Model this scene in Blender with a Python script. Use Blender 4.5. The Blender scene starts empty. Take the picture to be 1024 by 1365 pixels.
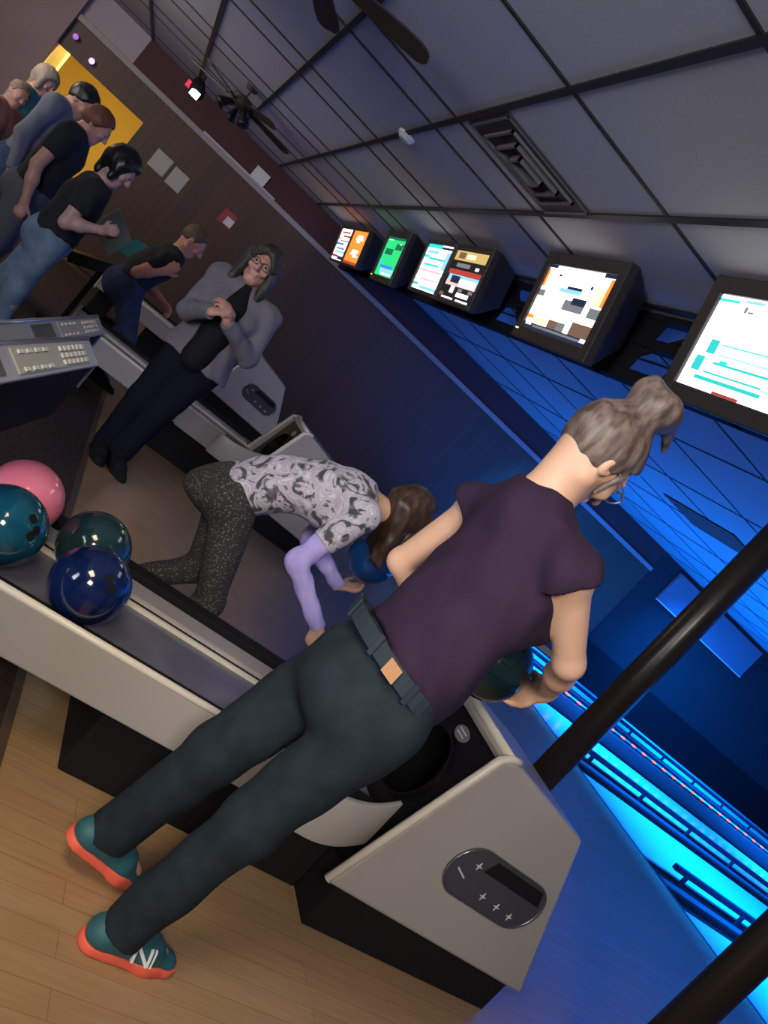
import bpy, bmesh, math, random
import numpy as np
from mathutils import Vector, Matrix
random.seed(7)
C = bpy.context.scene.collection
PI = math.pi

# ---------------------------------------------------------------- materials
MATS = {}
def mat(name, col, rough=.5, metal=0., emit=0., var=0., vscale=8., bump=0., bscale=60., coat=0., spec=.5, ecol=None, col2=None, stretch=None):
    if name in MATS: return MATS[name]
    m = bpy.data.materials.new(name); m.use_nodes = True
    nt = m.node_tree; b = nt.nodes['Principled BSDF']
    c = (*col, 1)
    b.inputs['Base Color'].default_value = c
    b.inputs['Roughness'].default_value = rough
    b.inputs['Metallic'].default_value = metal
    b.inputs['Specular IOR Level'].default_value = spec
    b.inputs['Coat Weight'].default_value = coat
    if emit:
        b.inputs['Emission Color'].default_value = (*(ecol or col), 1); b.inputs['Emission Strength'].default_value = emit
    tc = nt.nodes.new('ShaderNodeTexCoord'); mp = nt.nodes.new('ShaderNodeMapping')
    nt.links.new(tc.outputs['Object'], mp.inputs['Vector'])
    if stretch: mp.inputs['Scale'].default_value = stretch
    if var or col2:
        n = nt.nodes.new('ShaderNodeTexNoise'); n.inputs['Scale'].default_value = vscale; n.inputs['Detail'].default_value = 4
        nt.links.new(mp.outputs['Vector'], n.inputs['Vector'])
        r = nt.nodes.new('ShaderNodeValToRGB')
        r.color_ramp.elements[0].position = .38; r.color_ramp.elements[1].position = .64
        lo = col2 or tuple(x * (1 - var) for x in col)
        r.color_ramp.elements[0].color = (*lo, 1); r.color_ramp.elements[1].color = c
        nt.links.new(n.outputs['Fac'], r.inputs['Fac']); nt.links.new(r.outputs['Color'], b.inputs['Base Color'])
    if bump:
        n2 = nt.nodes.new('ShaderNodeTexNoise'); n2.inputs['Scale'].default_value = bscale; n2.inputs['Detail'].default_value = 3
        nt.links.new(mp.outputs['Vector'], n2.inputs['Vector'])
        bp = nt.nodes.new('ShaderNodeBump'); bp.inputs['Strength'].default_value = bump; bp.inputs['Distance'].default_value = .01
        nt.links.new(n2.outputs['Fac'], bp.inputs['Height']); nt.links.new(bp.outputs['Normal'], b.inputs['Normal'])
    MATS[name] = m
    return m

def brick_mat(name, c1, c2, mort, w, h, msize, rough, rot=None, offset=.5, grain=0.):
    m = bpy.data.materials.new(name); m.use_nodes = True; nt = m.node_tree; b = nt.nodes['Principled BSDF']
    tc = nt.nodes.new('ShaderNodeTexCoord'); mp = nt.nodes.new('ShaderNodeMapping')
    if rot: mp.inputs['Rotation'].default_value = rot
    nt.links.new(tc.outputs['Object'], mp.inputs['Vector'])
    br = nt.nodes.new('ShaderNodeTexBrick'); br.offset = offset
    br.inputs['Color1'].default_value = (*c1, 1); br.inputs['Color2'].default_value = (*c2, 1); br.inputs['Mortar'].default_value = (*mort, 1)
    br.inputs['Scale'].default_value = 1; br.inputs['Brick Width'].default_value = w; br.inputs['Row Height'].default_value = h
    br.inputs['Mortar Size'].default_value = msize
    nt.links.new(mp.outputs['Vector'], br.inputs['Vector'])
    out = br.outputs['Color']
    if grain:
        n = nt.nodes.new('ShaderNodeTexNoise'); n.inputs['Scale'].default_value = 6; n.inputs['Detail'].default_value = 6
        m2 = nt.nodes.new('ShaderNodeMapping'); m2.inputs['Scale'].default_value = (1, 12, 12)
        nt.links.new(mp.outputs['Vector'], m2.inputs['Vector']); nt.links.new(m2.outputs['Vector'], n.inputs['Vector'])
        mx = nt.nodes.new('ShaderNodeMixRGB'); mx.blend_type = 'MULTIPLY'; mx.inputs['Fac'].default_value = grain
        nt.links.new(out, mx.inputs['Color1']); nt.links.new(n.outputs['Fac'], mx.inputs['Color2']); out = mx.outputs['Color']
    nt.links.new(out, b.inputs['Base Color'])
    b.inputs['Roughness'].default_value = rough
    MATS[name] = m
    return m

cream = mat('cream_plastic', (.375, .36, .34), .38, var=.06, vscale=3)
creamd = mat('cream_edge', (.66, .63, .55), .35)
black = mat('black_plastic', (.006, .006, .007), .35, spec=.25)
blackm = mat('black_matte', (.008, .008, .009), .75, spec=.2)
steel = mat('brushed_steel', (.45, .47, .52), .3, metal=.9)
chrome = mat('chrome', (.7, .7, .72), .15, metal=1)
darkemb = mat('emblem_dark', (.06, .058, .075), .25)
bedm = mat('ball_bed_grey', (.15, .15, .19), .22, var=.2, vscale=5)
postm = mat('post_brown_paint', (.022, .017, .014), .30, bump=.05, bscale=40)
fanm = mat('fan_brown', (.028, .020, .016), .45)
skin = mat('skin_light', (.62, .38, .26), .5, var=.08, vscale=9)
skin2 = mat('skin_rosy', (.55, .28, .21), .5, var=.08, vscale=9)
tvcase = mat('tv_case', (.028, .026, .026), .45)
paper = mat('paper', (.62, .62, .60), .7)

# ---------------------------------------------------------------- mesh builder
class MB:
    def __init__(s): s.v = []; s.f = []; s.mi = []
    def add(s, vs, fs, mi=0):
        o = len(s.v); s.v += [tuple(map(float, p)) for p in vs]; s.f += [tuple(i + o for i in q) for q in fs]; s.mi += [mi] * len(fs); return s
    def box(s, x0, x1, y0, y1, z0, z1, mi=0):
        x0, x1 = sorted((x0, x1)); y0, y1 = sorted((y0, y1)); z0, z1 = sorted((z0, z1))
        vs = [(x, y, z) for z in (z0, z1) for y in (y0, y1) for x in (x0, x1)]
        return s.add(vs, [(0, 2, 3, 1), (4, 5, 7, 6), (0, 1, 5, 4), (2, 6, 7, 3), (0, 4, 6, 2), (1, 3, 7, 5)], mi)
    def prism(s, pts, off, mi=0):
        pts = [Vector(p) for p in pts]; off = Vector(off); n = len(pts)
        vs = pts + [p + off for p in pts]
        return s.add(vs, [tuple(range(n))[::-1], tuple(range(n, 2 * n))] + [(i, (i + 1) % n, n + (i + 1) % n, n + i) for i in range(n)], mi)
    def tube(s, pts, r, n=10, mi=0):
        pts = [Vector(p) for p in pts]; rs = r if isinstance(r, (list, tuple)) else [r] * len(pts)
        vs = []; fs = []
        t0 = (pts[1] - pts[0]).normalized()
        u = t0.orthogonal().normalized()
        for i, p in enumerate(pts):
            t = (pts[min(i + 1, len(pts) - 1)] - pts[max(i - 1, 0)]).normalized()
            u = (u - t * u.dot(t)).normalized(); w = t.cross(u)
            for k in range(n):
                a = 2 * PI * k / n; vs.append(p + (u * math.cos(a) + w * math.sin(a)) * rs[i])
        for i in range(len(pts) - 1):
            for k in range(n): fs.append((i * n + k, i * n + (k + 1) % n, (i + 1) * n + (k + 1) % n, (i + 1) * n + k))
        fs.append(tuple(range(n))[::-1]); fs.append(tuple((len(pts) - 1) * n + k for k in range(n)))
        return s.add(vs, fs, mi)
    def ring(s, c, u, w, R, r, n=28, m=8, mi=0, sq=None):   # torus-like; R = (ru, rw) or float
        c = Vector(c); u = Vector(u); w = Vector(w); ru, rw = R if isinstance(R, tuple) else (R, R)
        ax = u.cross(w).normalized(); vs = []; fs = []
        for i in range(n):
            a = 2 * PI * i / n; d = u * math.cos(a) * ru + w * math.sin(a) * rw; dn = d.normalized()
            for k in range(m):
                b = 2 * PI * k / m; vs.append(c + d + dn * math.cos(b) * r + ax * math.sin(b) * r)
        for i in range(n):
            for k in range(m): fs.append((i * m + k, ((i + 1) % n) * m + k, ((i + 1) % n) * m + (k + 1) % m, i * m + (k + 1) % m))
        return s.add(vs, fs, mi)
    def ball(s, c, r, n=24, m=14, mi=0):
        c = Vector(c); R = r if isinstance(r, tuple) else (r, r, r); vs = [c + Vector((0, 0, -R[2]))]; fs = []
        for i in range(1, m):
            p = -PI / 2 + PI * i / m
            for k in range(n):
                a = 2 * PI * k / n; vs.append(c + Vector((R[0] * math.cos(p) * math.cos(a), R[1] * math.cos(p) * math.sin(a), R[2] * math.sin(p))))
        vs.append(c + Vector((0, 0, R[2])))
        for k in range(n): fs.append((0, 1 + (k + 1) % n, 1 + k))
        for i in range(m - 2):
            for k in range(n): fs.append((1 + i * n + k, 1 + i * n + (k + 1) % n, 1 + (i + 1) * n + (k + 1) % n, 1 + (i + 1) * n + k))
        L = len(vs) - 1
        for k in range(n): fs.append((L, 1 + (m - 2) * n + k, 1 + (m - 2) * n + (k + 1) % n))
        return s.add(vs, fs, mi)
    def build(s, name, ms, parent=None, bevel=0., smooth=False, loc=None, rot=None):
        me = bpy.data.meshes.new(name); me.from_pydata(s.v, [], s.f)
        for m in (ms if isinstance(ms, (list, tuple)) else [ms]): me.materials.append(m)
        me.polygons.foreach_set('material_index', s.mi)
        bm = bmesh.new(); bm.from_mesh(me); bmesh.ops.recalc_face_normals(bm, faces=bm.faces); bm.to_mesh(me); bm.free()
        if smooth: me.polygons.foreach_set('use_smooth', [True] * len(me.polygons))
        o = bpy.data.objects.new(name, me); C.objects.link(o)
        if parent: o.parent = parent
        if loc is not None: o.location = loc
        if rot is not None: o.rotation_euler = rot
        if bevel:
            b = o.modifiers.new('edge', 'BEVEL'); b.width = bevel; b.segments = 2; b.limit_method = 'ANGLE'; b.angle_limit = .6
        return o

def tag(o, label, cat, group=None, kind=None):
    if label: o['label'] = label
    if cat: o['category'] = cat
    if group: o['group'] = group
    if kind: o['kind'] = kind
    return o
def thing(name, label, cat, loc=(0, 0, 0), rot=(0, 0, 0), group=None):
    o = bpy.data.objects.new(name, None); C.objects.link(o); o.location = loc; o.rotation_euler = rot; o.empty_display_size = .1
    return tag(o, label, cat, group)
def struct(o): o['kind'] = 'structure'; return o
def copy_tree(o, parent=None):
    c = o.copy(); C.objects.link(c)
    if parent: c.parent = parent
    for ch in list(o.children): copy_tree(ch, c)
    return c

# ---------------------------------------------------------------- smooth-union solid modeller for figures
def V(*a): return np.array(a, float)
def un(v): v = np.asarray(v, float); return v / (np.linalg.norm(v) + 1e-12)
class Sdf:
    def __init__(s): s.p = []
    def cone(s, a, b, ra, rb, k=.02, n=None, sq=1., cuts=(), op='u'):
        s.p.append(dict(t='c', a=V(*a), b=V(*b), ra=ra, rb=rb, k=k, n=None if n is None else un(n), sq=sq, cuts=cuts, op=op)); return s
    def ell(s, c, R, axes=None, k=.02, cuts=(), op='u'):
        s.p.append(dict(t='e', c=V(*c), R=V(*R), ax=np.eye(3) if axes is None else np.array(axes, float), k=k, cuts=cuts, op=op)); return s
    def bbox(s, q):
        if q['t'] == 'c':
            r = max(q['ra'], q['rb']); return np.minimum(q['a'], q['b']) - r, np.maximum(q['a'], q['b']) + r
        r = q['R'].max(); return q['c'] - r, q['c'] + r
    def prim(s, q, P):
        if q['t'] == 'e':
            L = (P - q['c']) @ q['ax'].T
            k0 = np.linalg.norm(L / q['R'], axis=1); k1 = np.linalg.norm(L / q['R'] ** 2, axis=1)
            d = k0 * (k0 - 1) / (k1 + 1e-9)
        else:
            a, b = q['a'], q['b']; pa = P - a; ba = b - a
            if q['n'] is not None and q['sq'] != 1:
                n = q['n']; f = 1 / q['sq'] - 1
                pa = pa + np.outer(pa @ n, n) * f; ba = ba + n * (ba @ n) * f
            l2 = ba @ ba; h = np.clip(pa @ ba / (l2 + 1e-12), 0, 1)
            d = np.linalg.norm(pa - h[:, None] * ba, axis=1) - (q['ra'] + (q['rb'] - q['ra']) * h)
            if q['n'] is not None: d = d * q['sq'] ** .5
        for (cp, cn) in q['cuts']: d = np.maximum(d, (P - V(*cp)) @ un(cn))
        return d
    def ev(s, P, mask=True):
        D = np.full(len(P), .09 if mask else 9.)
        for q in s.p:
            if mask:
                lo, hi = s.bbox(q); m = q['k'] + .03
                I = np.nonzero(np.all((P > lo - m) & (P < hi + m), axis=1))[0]
                if len(I) == 0: continue
            else: I = np.arange(len(P))
            d = s.prim(q, P[I]); o = D[I]; k = max(q['k'], 1e-4)
            if q['op'] == 'u':
                h = np.clip(.5 + .5 * (o - d) / k, 0, 1); D[I] = o * (1 - h) + d * h - k * h * (1 - h)
            else:
                h = np.clip(.5 - .5 * (o + d) / k, 0, 1); D[I] = o * (1 - h) - d * h + k * h * (1 - h)
        return D
    def mesh(s, name, ms, h, parent=None, wrinkle=0., wf=30., smooth=1):
        B = 8
        los, his = zip(*[s.bbox(q) for q in s.p if q['op'] == 'u'])
        lo = np.min(los, 0) - 2 * h; hi = np.max(his, 0) + 2 * h
        nb = np.ceil((hi - lo) / (h * B)).astype(int) + 1
        bi = np.stack(np.meshgrid(*[np.arange(k) for k in nb], indexing='ij'), -1).reshape(-1, 3)
        cen = lo + (bi + .5) * h * B - .5 * h
        dc = s.ev(cen, False)
        act = np.abs(dc) < h * B * .87 * 1.25 + .012
        full = np.repeat(np.repeat(np.repeat(np.where(dc < 0, -1., 1.).reshape(nb), B, 0), B, 1), B, 2).astype(np.float32)
        loc = np.stack(np.meshgrid(*[np.arange(B)] * 3, indexing='ij'), -1).reshape(-1, 3)
        idx = (bi[act][:, None, :] * B + loc[None]).reshape(-1, 3)
        P = lo + idx * h
        d = s.ev(P)
        if wrinkle:
            x, y, z = (P * wf).T
            d = d + wrinkle * (np.sin(x + 1.3 * np.sin(y * .7 + z * .4)) * np.sin(z * .8 + 1.1 * np.sin(x * .6)) + .5 * np.sin(2.1 * y + z + np.sin(1.7 * x)))
        full[idx[:, 0], idx[:, 1], idx[:, 2]] = d
        S = full < 0; nx, ny, nz = S.shape
        cnt = np.zeros((nx - 1, ny - 1, nz - 1), np.int8)
        for a in (0, 1):
            for b in (0, 1):
                for c in (0, 1): cnt += S[a:nx - 1 + a, b:ny - 1 + b, c:nz - 1 + c]
        cells = np.argwhere((cnt > 0) & (cnt < 8))
        vid = np.full(cnt.shape, -1, np.int32); vid[tuple(cells.T)] = np.arange(len(cells))
        acc = np.zeros((len(cells), 3)); num = np.zeros(len(cells))
        cor = np.array([(a, b, c) for a in (0, 1) for b in (0, 1) for c in (0, 1)])
        vals = [full[tuple((cells + k).T)] for k in cor]
        for i in range(8):
            for j in range(i + 1, 8):
                if np.abs(cor[i] - cor[j]).sum() != 1: continue
                m = (vals[i] < 0) != (vals[j] < 0)
                t = vals[i][m] / (vals[i][m] - vals[j][m])
                acc[m] += cor[i] + t[:, None] * (cor[j] - cor[i]); num[m] += 1
        VV = lo + (cells + acc / num[:, None]) * h
        F = []
        for ax in range(3):
            u, w = (ax + 1) % 3, (ax + 2) % 3
            sl0 = [slice(None)] * 3; sl1 = [slice(None)] * 3; sl0[ax] = slice(0, -1); sl1[ax] = slice(1, None)
            for sl in (sl0, sl1): sl[u] = slice(1, -1) if True else None; sl[w] = slice(1, -1)
            A, Bq = S[tuple(sl0)], S[tuple(sl1)]
            for e, fl in ((np.argwhere(A & ~Bq), False), (np.argwhere(~A & Bq), True)):
                e = e.copy(); e[:, u] += 1; e[:, w] += 1
                du = np.zeros(3, int); du[u] = 1; dw = np.zeros(3, int); dw[w] = 1
                q = np.stack([vid[tuple((e - du - dw).T)], vid[tuple((e - dw).T)], vid[tuple(e.T)], vid[tuple((e - du).T)]], 1)
                F.append(q[:, ::-1] if fl else q)
        F = np.concatenate(F); F = F[(F >= 0).all(1)]
        for _ in range(smooth):      # light laplacian
            sm = np.zeros_like(VV); c = np.zeros(len(VV))
            for i in range(4):
                np.add.at(sm, F[:, i], VV[F[:, (i + 1) % 4]]); np.add.at(c, F[:, i], 1)
                np.add.at(sm, F[:, i], VV[F[:, (i - 1) % 4]]); np.add.at(c, F[:, i], 1)
            VV = VV * .5 + .5 * sm / np.maximum(c, 1)[:, None]
        me = bpy.data.meshes.new(name)
        me.vertices.add(len(VV)); me.vertices.foreach_set('co', VV.astype(np.float32).ravel())
        me.loops.add(F.size); me.loops.foreach_set('vertex_index', F.astype(np.int32).ravel())
        me.polygons.add(len(F)); me.polygons.foreach_set('loop_start', np.arange(0, F.size, 4, dtype=np.int32)); me.polygons.foreach_set('loop_total', np.full(len(F), 4, np.int32))
        me.polygons.foreach_set('use_smooth', np.ones(len(F), bool))
        me.update(calc_edges=True); me.validate()
        for m in (ms if isinstance(ms, (list, tuple)) else [ms]): me.materials.append(m)
        o = bpy.data.objects.new(name, me); C.objects.link(o)
        if parent:
            o.parent = parent; o.matrix_parent_inverse = Matrix.Translation(-Vector(parent.location))
        return o

# ---------------------------------------------------------------- figures
def hand(S, wr, d, nrm, th, s=1., curl=.5, tcurl=.5):
    d = un(d); nrm = un(V(*nrm) - d * (V(*nrm) @ d)); th = un(V(*th) - d * (V(*th) @ d) - nrm * (V(*th) @ nrm)); wr = V(*wr)
    k0 = wr + d * .088 * s
    S.cone(wr, wr + d * .075 * s + th * .004 * s, .027 * s, .040 * s, .02, n=nrm, sq=.48)
    for i, (off, ln) in enumerate(((.029, .072), (.010, .080), (-.010, .074), (-.029, .058))):
        p = k0 + th * off * s - d * (abs(off) * .35) * s; a = 0.; r = .0090 * s
        pp = p - d * .02 * s
        S.cone(pp, p, r, r, .008)
        for j, fr in enumerate((.46, .31, .25)):
            a += curl * (1., 1.25, .8)[j] * (1 + .08 * i)
            q = p + (d * math.cos(a) + nrm * math.sin(a) + th * off * 1.2 / (1 + 3 * curl) * (j == 0)) * ln * fr * s
            S.cone(p, q, r, r * .93, .004); p = q; r *= .93
    t0 = wr + d * .022 * s + th * .024 * s; t1 = t0 + un(d * .65 + th * .7 + nrm * .35 * tcurl) * .045 * s; t2 = t1 + un(d * .85 + th * .2 + nrm * .6 * tcurl) * .032 * s
    S.cone(t0, t1, .013 * s, .0105 * s, .010).cone(t1, t2, .0105 * s, .009 * s, .004)

def head(S, c, f, up, s=1., male=False):
    f = un(f); up = un(V(*up) - f * (V(*up) @ f)); r = np.cross(f, up); c = V(*c); ax = [r, f, up]
    P = lambda x, y, z: c + (r * x + f * y + up * z) * s
    S.ell(P(0, -.012, .028), V(.074, .094, .088) * s, ax, .02)                 # cranium
    S.cone(P(0, .035, -.005), P(0, .052, -.082), .060 * s, .030 * s, .03, n=r, sq=.95)   # face to chin
    for sg in (-1, 1):
        S.cone(P(sg * .048, 0, -.055), P(sg * .016, .055, -.092), .026 * s, .020 * s, .03)   # jaw line
        S.ell(P(sg * .038, .070, -.022), V(.022, .016, .018) * s, ax, .02)       # cheek
        S.ell(P(sg * .030, .090, .012), V(.017, .012, .011) * s, ax, .012, op='s')  # eye socket
        S.ell(P(sg * .030, .078, .012), V(.013, .012, .010) * s, ax, .004)       # eyeball and lid
        S.cone(P(sg * .012, .090, .030), P(sg * .045, .076, .031), .007 * s, .006 * s, .012)  # brow
        S.ell(P(sg * .076, -.012, -.004), V(.010, .020, .032) * s, ax, .006)     # ear
        S.ell(P(sg * .084, -.006, -.002), V(.006, .010, .018) * s, ax, .004, op='s')
    S.cone(P(0, .090, .018), P(0, .112, -.024), .008 * s, .013 * s, .012)       # nose
    S.cone(P(-.012, .098, -.028), P(.012, .098, -.028), .008 * s, .008 * s, .008)
    S.cone(P(-.019, .083, -.052), P(.019, .083, -.052), .007 * s, .007 * s, .006, n=up, sq=.8)  # lips
    S.cone(P(-.015, .082, -.062), P(.015, .082, -.062), .008 * s, .008 * s, .006, n=up, sq=.8)
    S.cone(P(-.022, .092, -.0565), P(.022, .092, -.0565), .0025 * s, .0025 * s, .003, op='s')
    return P, r, f, up

def body(J, s, fp, fc, male=False, g=0., fat=1.):
    """whole figure as one smooth surface; g inflates"""
    S = Sdf(); P_, W, Cc, N = (V(*J[k]) for k in ('P', 'W', 'C', 'N'))
    a = s * fat
    S.cone(P_, W, .165 * a, .135 * a, .05, n=fp, sq=.70)
    S.cone(W, Cc, .135 * a, .150 * a, .05, n=fc, sq=.70)
    S.cone(Cc, N - (N - Cc) * .18, .145 * a, .062 * s, .05, n=fc, sq=.74)
    for sd in 'RL':
        sh, el, wr = V(*J['sh' + sd]), V(*J['el' + sd]), V(*J['wr' + sd])
        S.cone(Cc * .35 + N * .65, sh, .070 * s, .056 * a, .05)
        if not male: S.ell(Cc + un(fc) * .085 * a + (sh - (V(*J['shR']) + V(*J['shL'])) / 2) * .45 - (N - Cc) * .1, V(.06, .06, .06) * a, None, .05)
        S.cone(sh, el, .053 * a, .039 * a, .03); S.cone(el, el * .6 + wr * .4, .038 * a, .039 * a, .02); S.cone(el * .6 + wr * .4, wr, .039 * a, .025 * s, .02)
        hp, kn, an = V(*J['hip' + sd]), V(*J['kn' + sd]), V(*J['an' + sd])
        S.cone(hp, kn, .088 * a, .056 * a, .04); S.cone(kn, kn * .68 + an * .32, .053 * a, .054 * a, .03); S.cone(kn * .68 + an * .32, an, .054 * a, .036 * s, .03)
        t = un(J['toe' + sd]); S.cone(an - V(0, 0, .035 * s), an + t * .13 * s - V(0, 0, .05 * s), .032 * s, .026 * s, .02)
    S.ell(P_ - un(fp) * .055 * s - V(0, 0, .04), V(.14, .11, .11) * a, [np.cross(un(fp), V(0, 0, 1)), un(fp), V(0, 0, 1)], .05)
    return S

def shirt(J, s, fp, fc, sleeve='cap', g=.012, fat=1., male=False, hem=None, flare=1.1, hood=False):
    S = Sdf(); P_, W, Cc, N = (V(*J[k]) for k in ('P', 'W', 'C', 'N')); a = s * fat
    hp, hn = hem if hem else (P_ * .8 + W * .2, P_ - W)
    cut = ((hp, hn),)
    neckcut = ((N + (N - Cc) * .05, N - Cc),)
    S.cone(P_ + (P_ - W) * .3, W, (.170 * a + g) * flare, .140 * a + g * 1.6, .05, n=fp, sq=.73, cuts=cut)
    S.cone(W, Cc, .140 * a + g * 1.6, .153 * a + g, .05, n=fc, sq=.73, cuts=cut)
    S.cone(Cc, N - (N - Cc) * .14, .148 * a + g, .066 * s + g, .05, n=fc, sq=.77, cuts=neckcut + cut)
    for sd in 'RL':
        sh, el, wr = V(*J['sh' + sd]), V(*J['el' + sd]), V(*J['wr' + sd])
        S.cone(Cc * .35 + N * .65, sh, .072 * s + g, .058 * a + g, .05, cuts=((sh - un(el - sh) * .005, un(el - sh)),) if sleeve == 'cap' else ())
        if not male: S.ell(Cc + un(fc) * .085 * a + (sh - (V(*J['shR']) + V(*J['shL'])) / 2) * .45 - (N - Cc) * .1, V(.062, .062, .062) * a + g, None, .05, cuts=cut)
        d = un(el - sh)
        if sleeve == 'cap': S.cone(sh, sh + d * .11, .060 * a + g, .062 * a + g, .03, cuts=((sh - d * .005 * s, d),))
        elif sleeve == 'short': S.cone(sh, el, .058 * a + g, .050 * a + g, .03, cuts=((sh * .38 + el * .62, d),))
        elif sleeve == 'long':
            w = un(wr - el)
            S.cone(sh, el, .057 * a + g, .043 * a + g, .03); S.cone(el, wr, .043 * a + g, .030 * s + g, .02, cuts=((wr - w * .005, w),))
    if hood:
        b = N - un(fc) * .06 * s
        r = np.cross(un(fc), V(0, 0, 1))
        for sg in (-1, 1): S.cone(b - V(0, 0, .03), N + un(fc) * .03 + r * sg * .085 * s - V(0, 0, .04), .05 * s, .03 * s, .03)
    return S

def trousers(J, s, fp, g=.010, fat=1., top=None, loose=0., butt=0.):
    S = Sdf(); P_, W = V(*J['P']), V(*J['W']); a = s * fat
    tp, tn = top if top else (P_ * .45 + W * .55, W - P_)
    cut = ((tp, tn),)
    S.cone(P_, W + (W - P_) * .2, .166 * a + g, .140 * a + g, .05, n=fp, sq=.74, cuts=cut)
    S.ell(P_ - un(fp) * (.055 + butt) * s - V(0, 0, .04), V(.14, .11, .11) * a + g, [np.cross(un(fp), V(0, 0, 1)), un(fp), V(0, 0, 1)], .05, cuts=cut)
    for sd in 'RL':
        hp, kn, an = V(*J['hip' + sd]), V(*J['kn' + sd]), V(*J['an' + sd])
        w = un(an - kn)
        S.cone(hp, kn, .092 * a + g, .060 * a + g + loose * .6, .04)
        S.cone(kn, an + w * .03, .058 * a + g + loose * .6, .042 * s + g + loose, .03, cuts=((an + w * .012, w),))
    return S

def shoes(J, s, t, mu, ms, h=.006, n_logo=False):
    for sd in 'RL':
        an = V(*J['an' + sd]); d = un(J['toe' + sd]); upv = un(V(0, 0, 1) - d * d[2]); r = np.cross(d, upv)
        g0 = an - upv * .085 * s          # ground under ankle
        Sx = Sdf(); heel = g0 - d * .045 * s
        cutb = ((g0 + upv * .022 * s, -upv),)
        Sx.cone(heel + upv * .045 * s, g0 + d * .10 * s + upv * .038 * s, .038 * s, .043 * s, .02, n=upv, sq=.95, cuts=cutb)
        Sx.cone(g0 + d * .10 * s + upv * .038 * s, g0 + d * .165 * s + upv * .026 * s, .043 * s, .037 * s, .02, n=upv, sq=.62, cuts=cutb)
        Sx.cone(heel + upv * .05 * s + d * .01 * s, an + upv * .0 + d * .0, .040 * s, .045 * s, .03)
        Sx.cone(g0 + d * .02 * s + upv * .07 * s, g0 + d * .09 * s + upv * .05 * s, .040 * s, .034 * s, .03)
        o = Sx.mesh('shoe', mu, h * s, t)
        if n_logo:
            lc = MB()
            for k in range(5):
                p = g0 + d * (.055 + .017 * k) * s + upv * (.092 - .010 * k) * s
                lc.tube([p - r * .024 - upv * .010, p - r * .010 + d * .006, p + r * .010 + d * .006, p + r * .024 - upv * .010], .0032, 6)
            lc.build('laces', ms, o, smooth=True)
            tb = MB().tube([an - d * .045 * s - upv * .03, an - d * .050 * s + upv * .012], [.010, .007], 8).build('heel_tab', mat('heel_tab_grey', (.4, .42, .42), .6), o, smooth=True)
        So = Sdf(); cuts = ((g0 + upv * .026 * s, upv), (g0 + upv * .0 * s, -upv))
        So.cone(heel + upv * .012 * s, g0 + d * .11 * s + upv * .012 * s, .045 * s, .050 * s, .02, cuts=cuts)
        So.cone(g0 + d * .11 * s + upv * .012 * s, g0 + d * .17 * s + upv * .012 * s, .050 * s, .042 * s, .02, cuts=cuts)
        q = So.mesh('sole', ms, h * s, t); q.parent = o
        q.matrix_parent_inverse = Matrix.Identity(4)
        if n_logo:
            m = MB(); sgn = 1 if sd == 'R' else -1
            b = g0 + d * .050 * s + upv * .034 * s + r * sgn * .056 * s; tl = un(upv * .9 - d * .25)
            lean = -r * sgn * .012
            def stroke(p, q_, w):
                p, q_ = V(*p), V(*q_); e = un(np.cross(q_ - p, r)) * w / 2
                m.prism([p - e, p + e, q_ + e, q_ - e], -r * sgn * .014)
            p0 = b; p1 = b + upv * .042 + lean - d * .008; p2 = b + d * .042; p3 = b + d * .034 + upv * .038 + lean
            stroke(p0, p1, .007); stroke(p1, p2, .008); stroke(p2, p3, .007)
            stroke(p2 + d * .010, p3 + d * .012, .004)
            lg = m.build('logo', mat('silver_logo', (.75, .78, .8), .3), o); lg['label'] = 'silver N logo'

def glasses(P, r, f, up, s, t, m):
    g = MB()
    for sg in (-1, 1):
        g.ring(P(sg * .032, .104, .008), r * s, up * s, (.024, .019), .0025, 24, 6)
        g.tube([P(sg * .056, .102, .012), P(sg * .076, .07, .012), P(sg * .082, -.01, .012)], .0022 * s, 6)
    g.tube([P(-.009, .106, .012), P(.009, .106, .012)], .0025 * s, 6)
    o = g.build('eyeglasses', m, t, smooth=True); o.matrix_parent_inverse = Matrix.Translation(-Vector(t.location)); return o

def hair_cap(P, r, f, up, s, thick=.012, front=.035, low=-.03, k=.02):
    S = Sdf(); ax = [r, f, up]
    n = un(f * .8 + up * -.55)
    S.ell(P(0, -.014, .032), (V(.078, .098, .092) + thick) * s, ax, k, cuts=((P(0, front, .03), n), (P(0, 0, low), -up + f * .5)))
    return S

def standing(x, y, yaw, s):
    f = V(-math.sin(yaw), math.cos(yaw), 0); r = V(math.cos(yaw), math.sin(yaw), 0)
    q = lambda a, b, z: V(x, y, 0) + (r * a + f * b) * s + V(0, 0, z * s)
    J = dict(P=q(0, 0, .92), W=q(0, .0, 1.08), C=q(0, .01, 1.27), N=q(0, 0, 1.43), H=q(0, .035, 1.57))
    for sd, g in (('R', 1), ('L', -1)):
        J['sh' + sd] = q(g * .18, 0, 1.38); J['el' + sd] = q(g * .235, -.02, 1.09); J['wr' + sd] = q(g * .24, .06, .85)
        J['hip' + sd] = q(g * .085, 0, .89); J['kn' + sd] = q(g * .1, .03, .50); J['an' + sd] = q(g * .11, 0, .085); J['toe' + sd] = f
    return J, f, r

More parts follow.
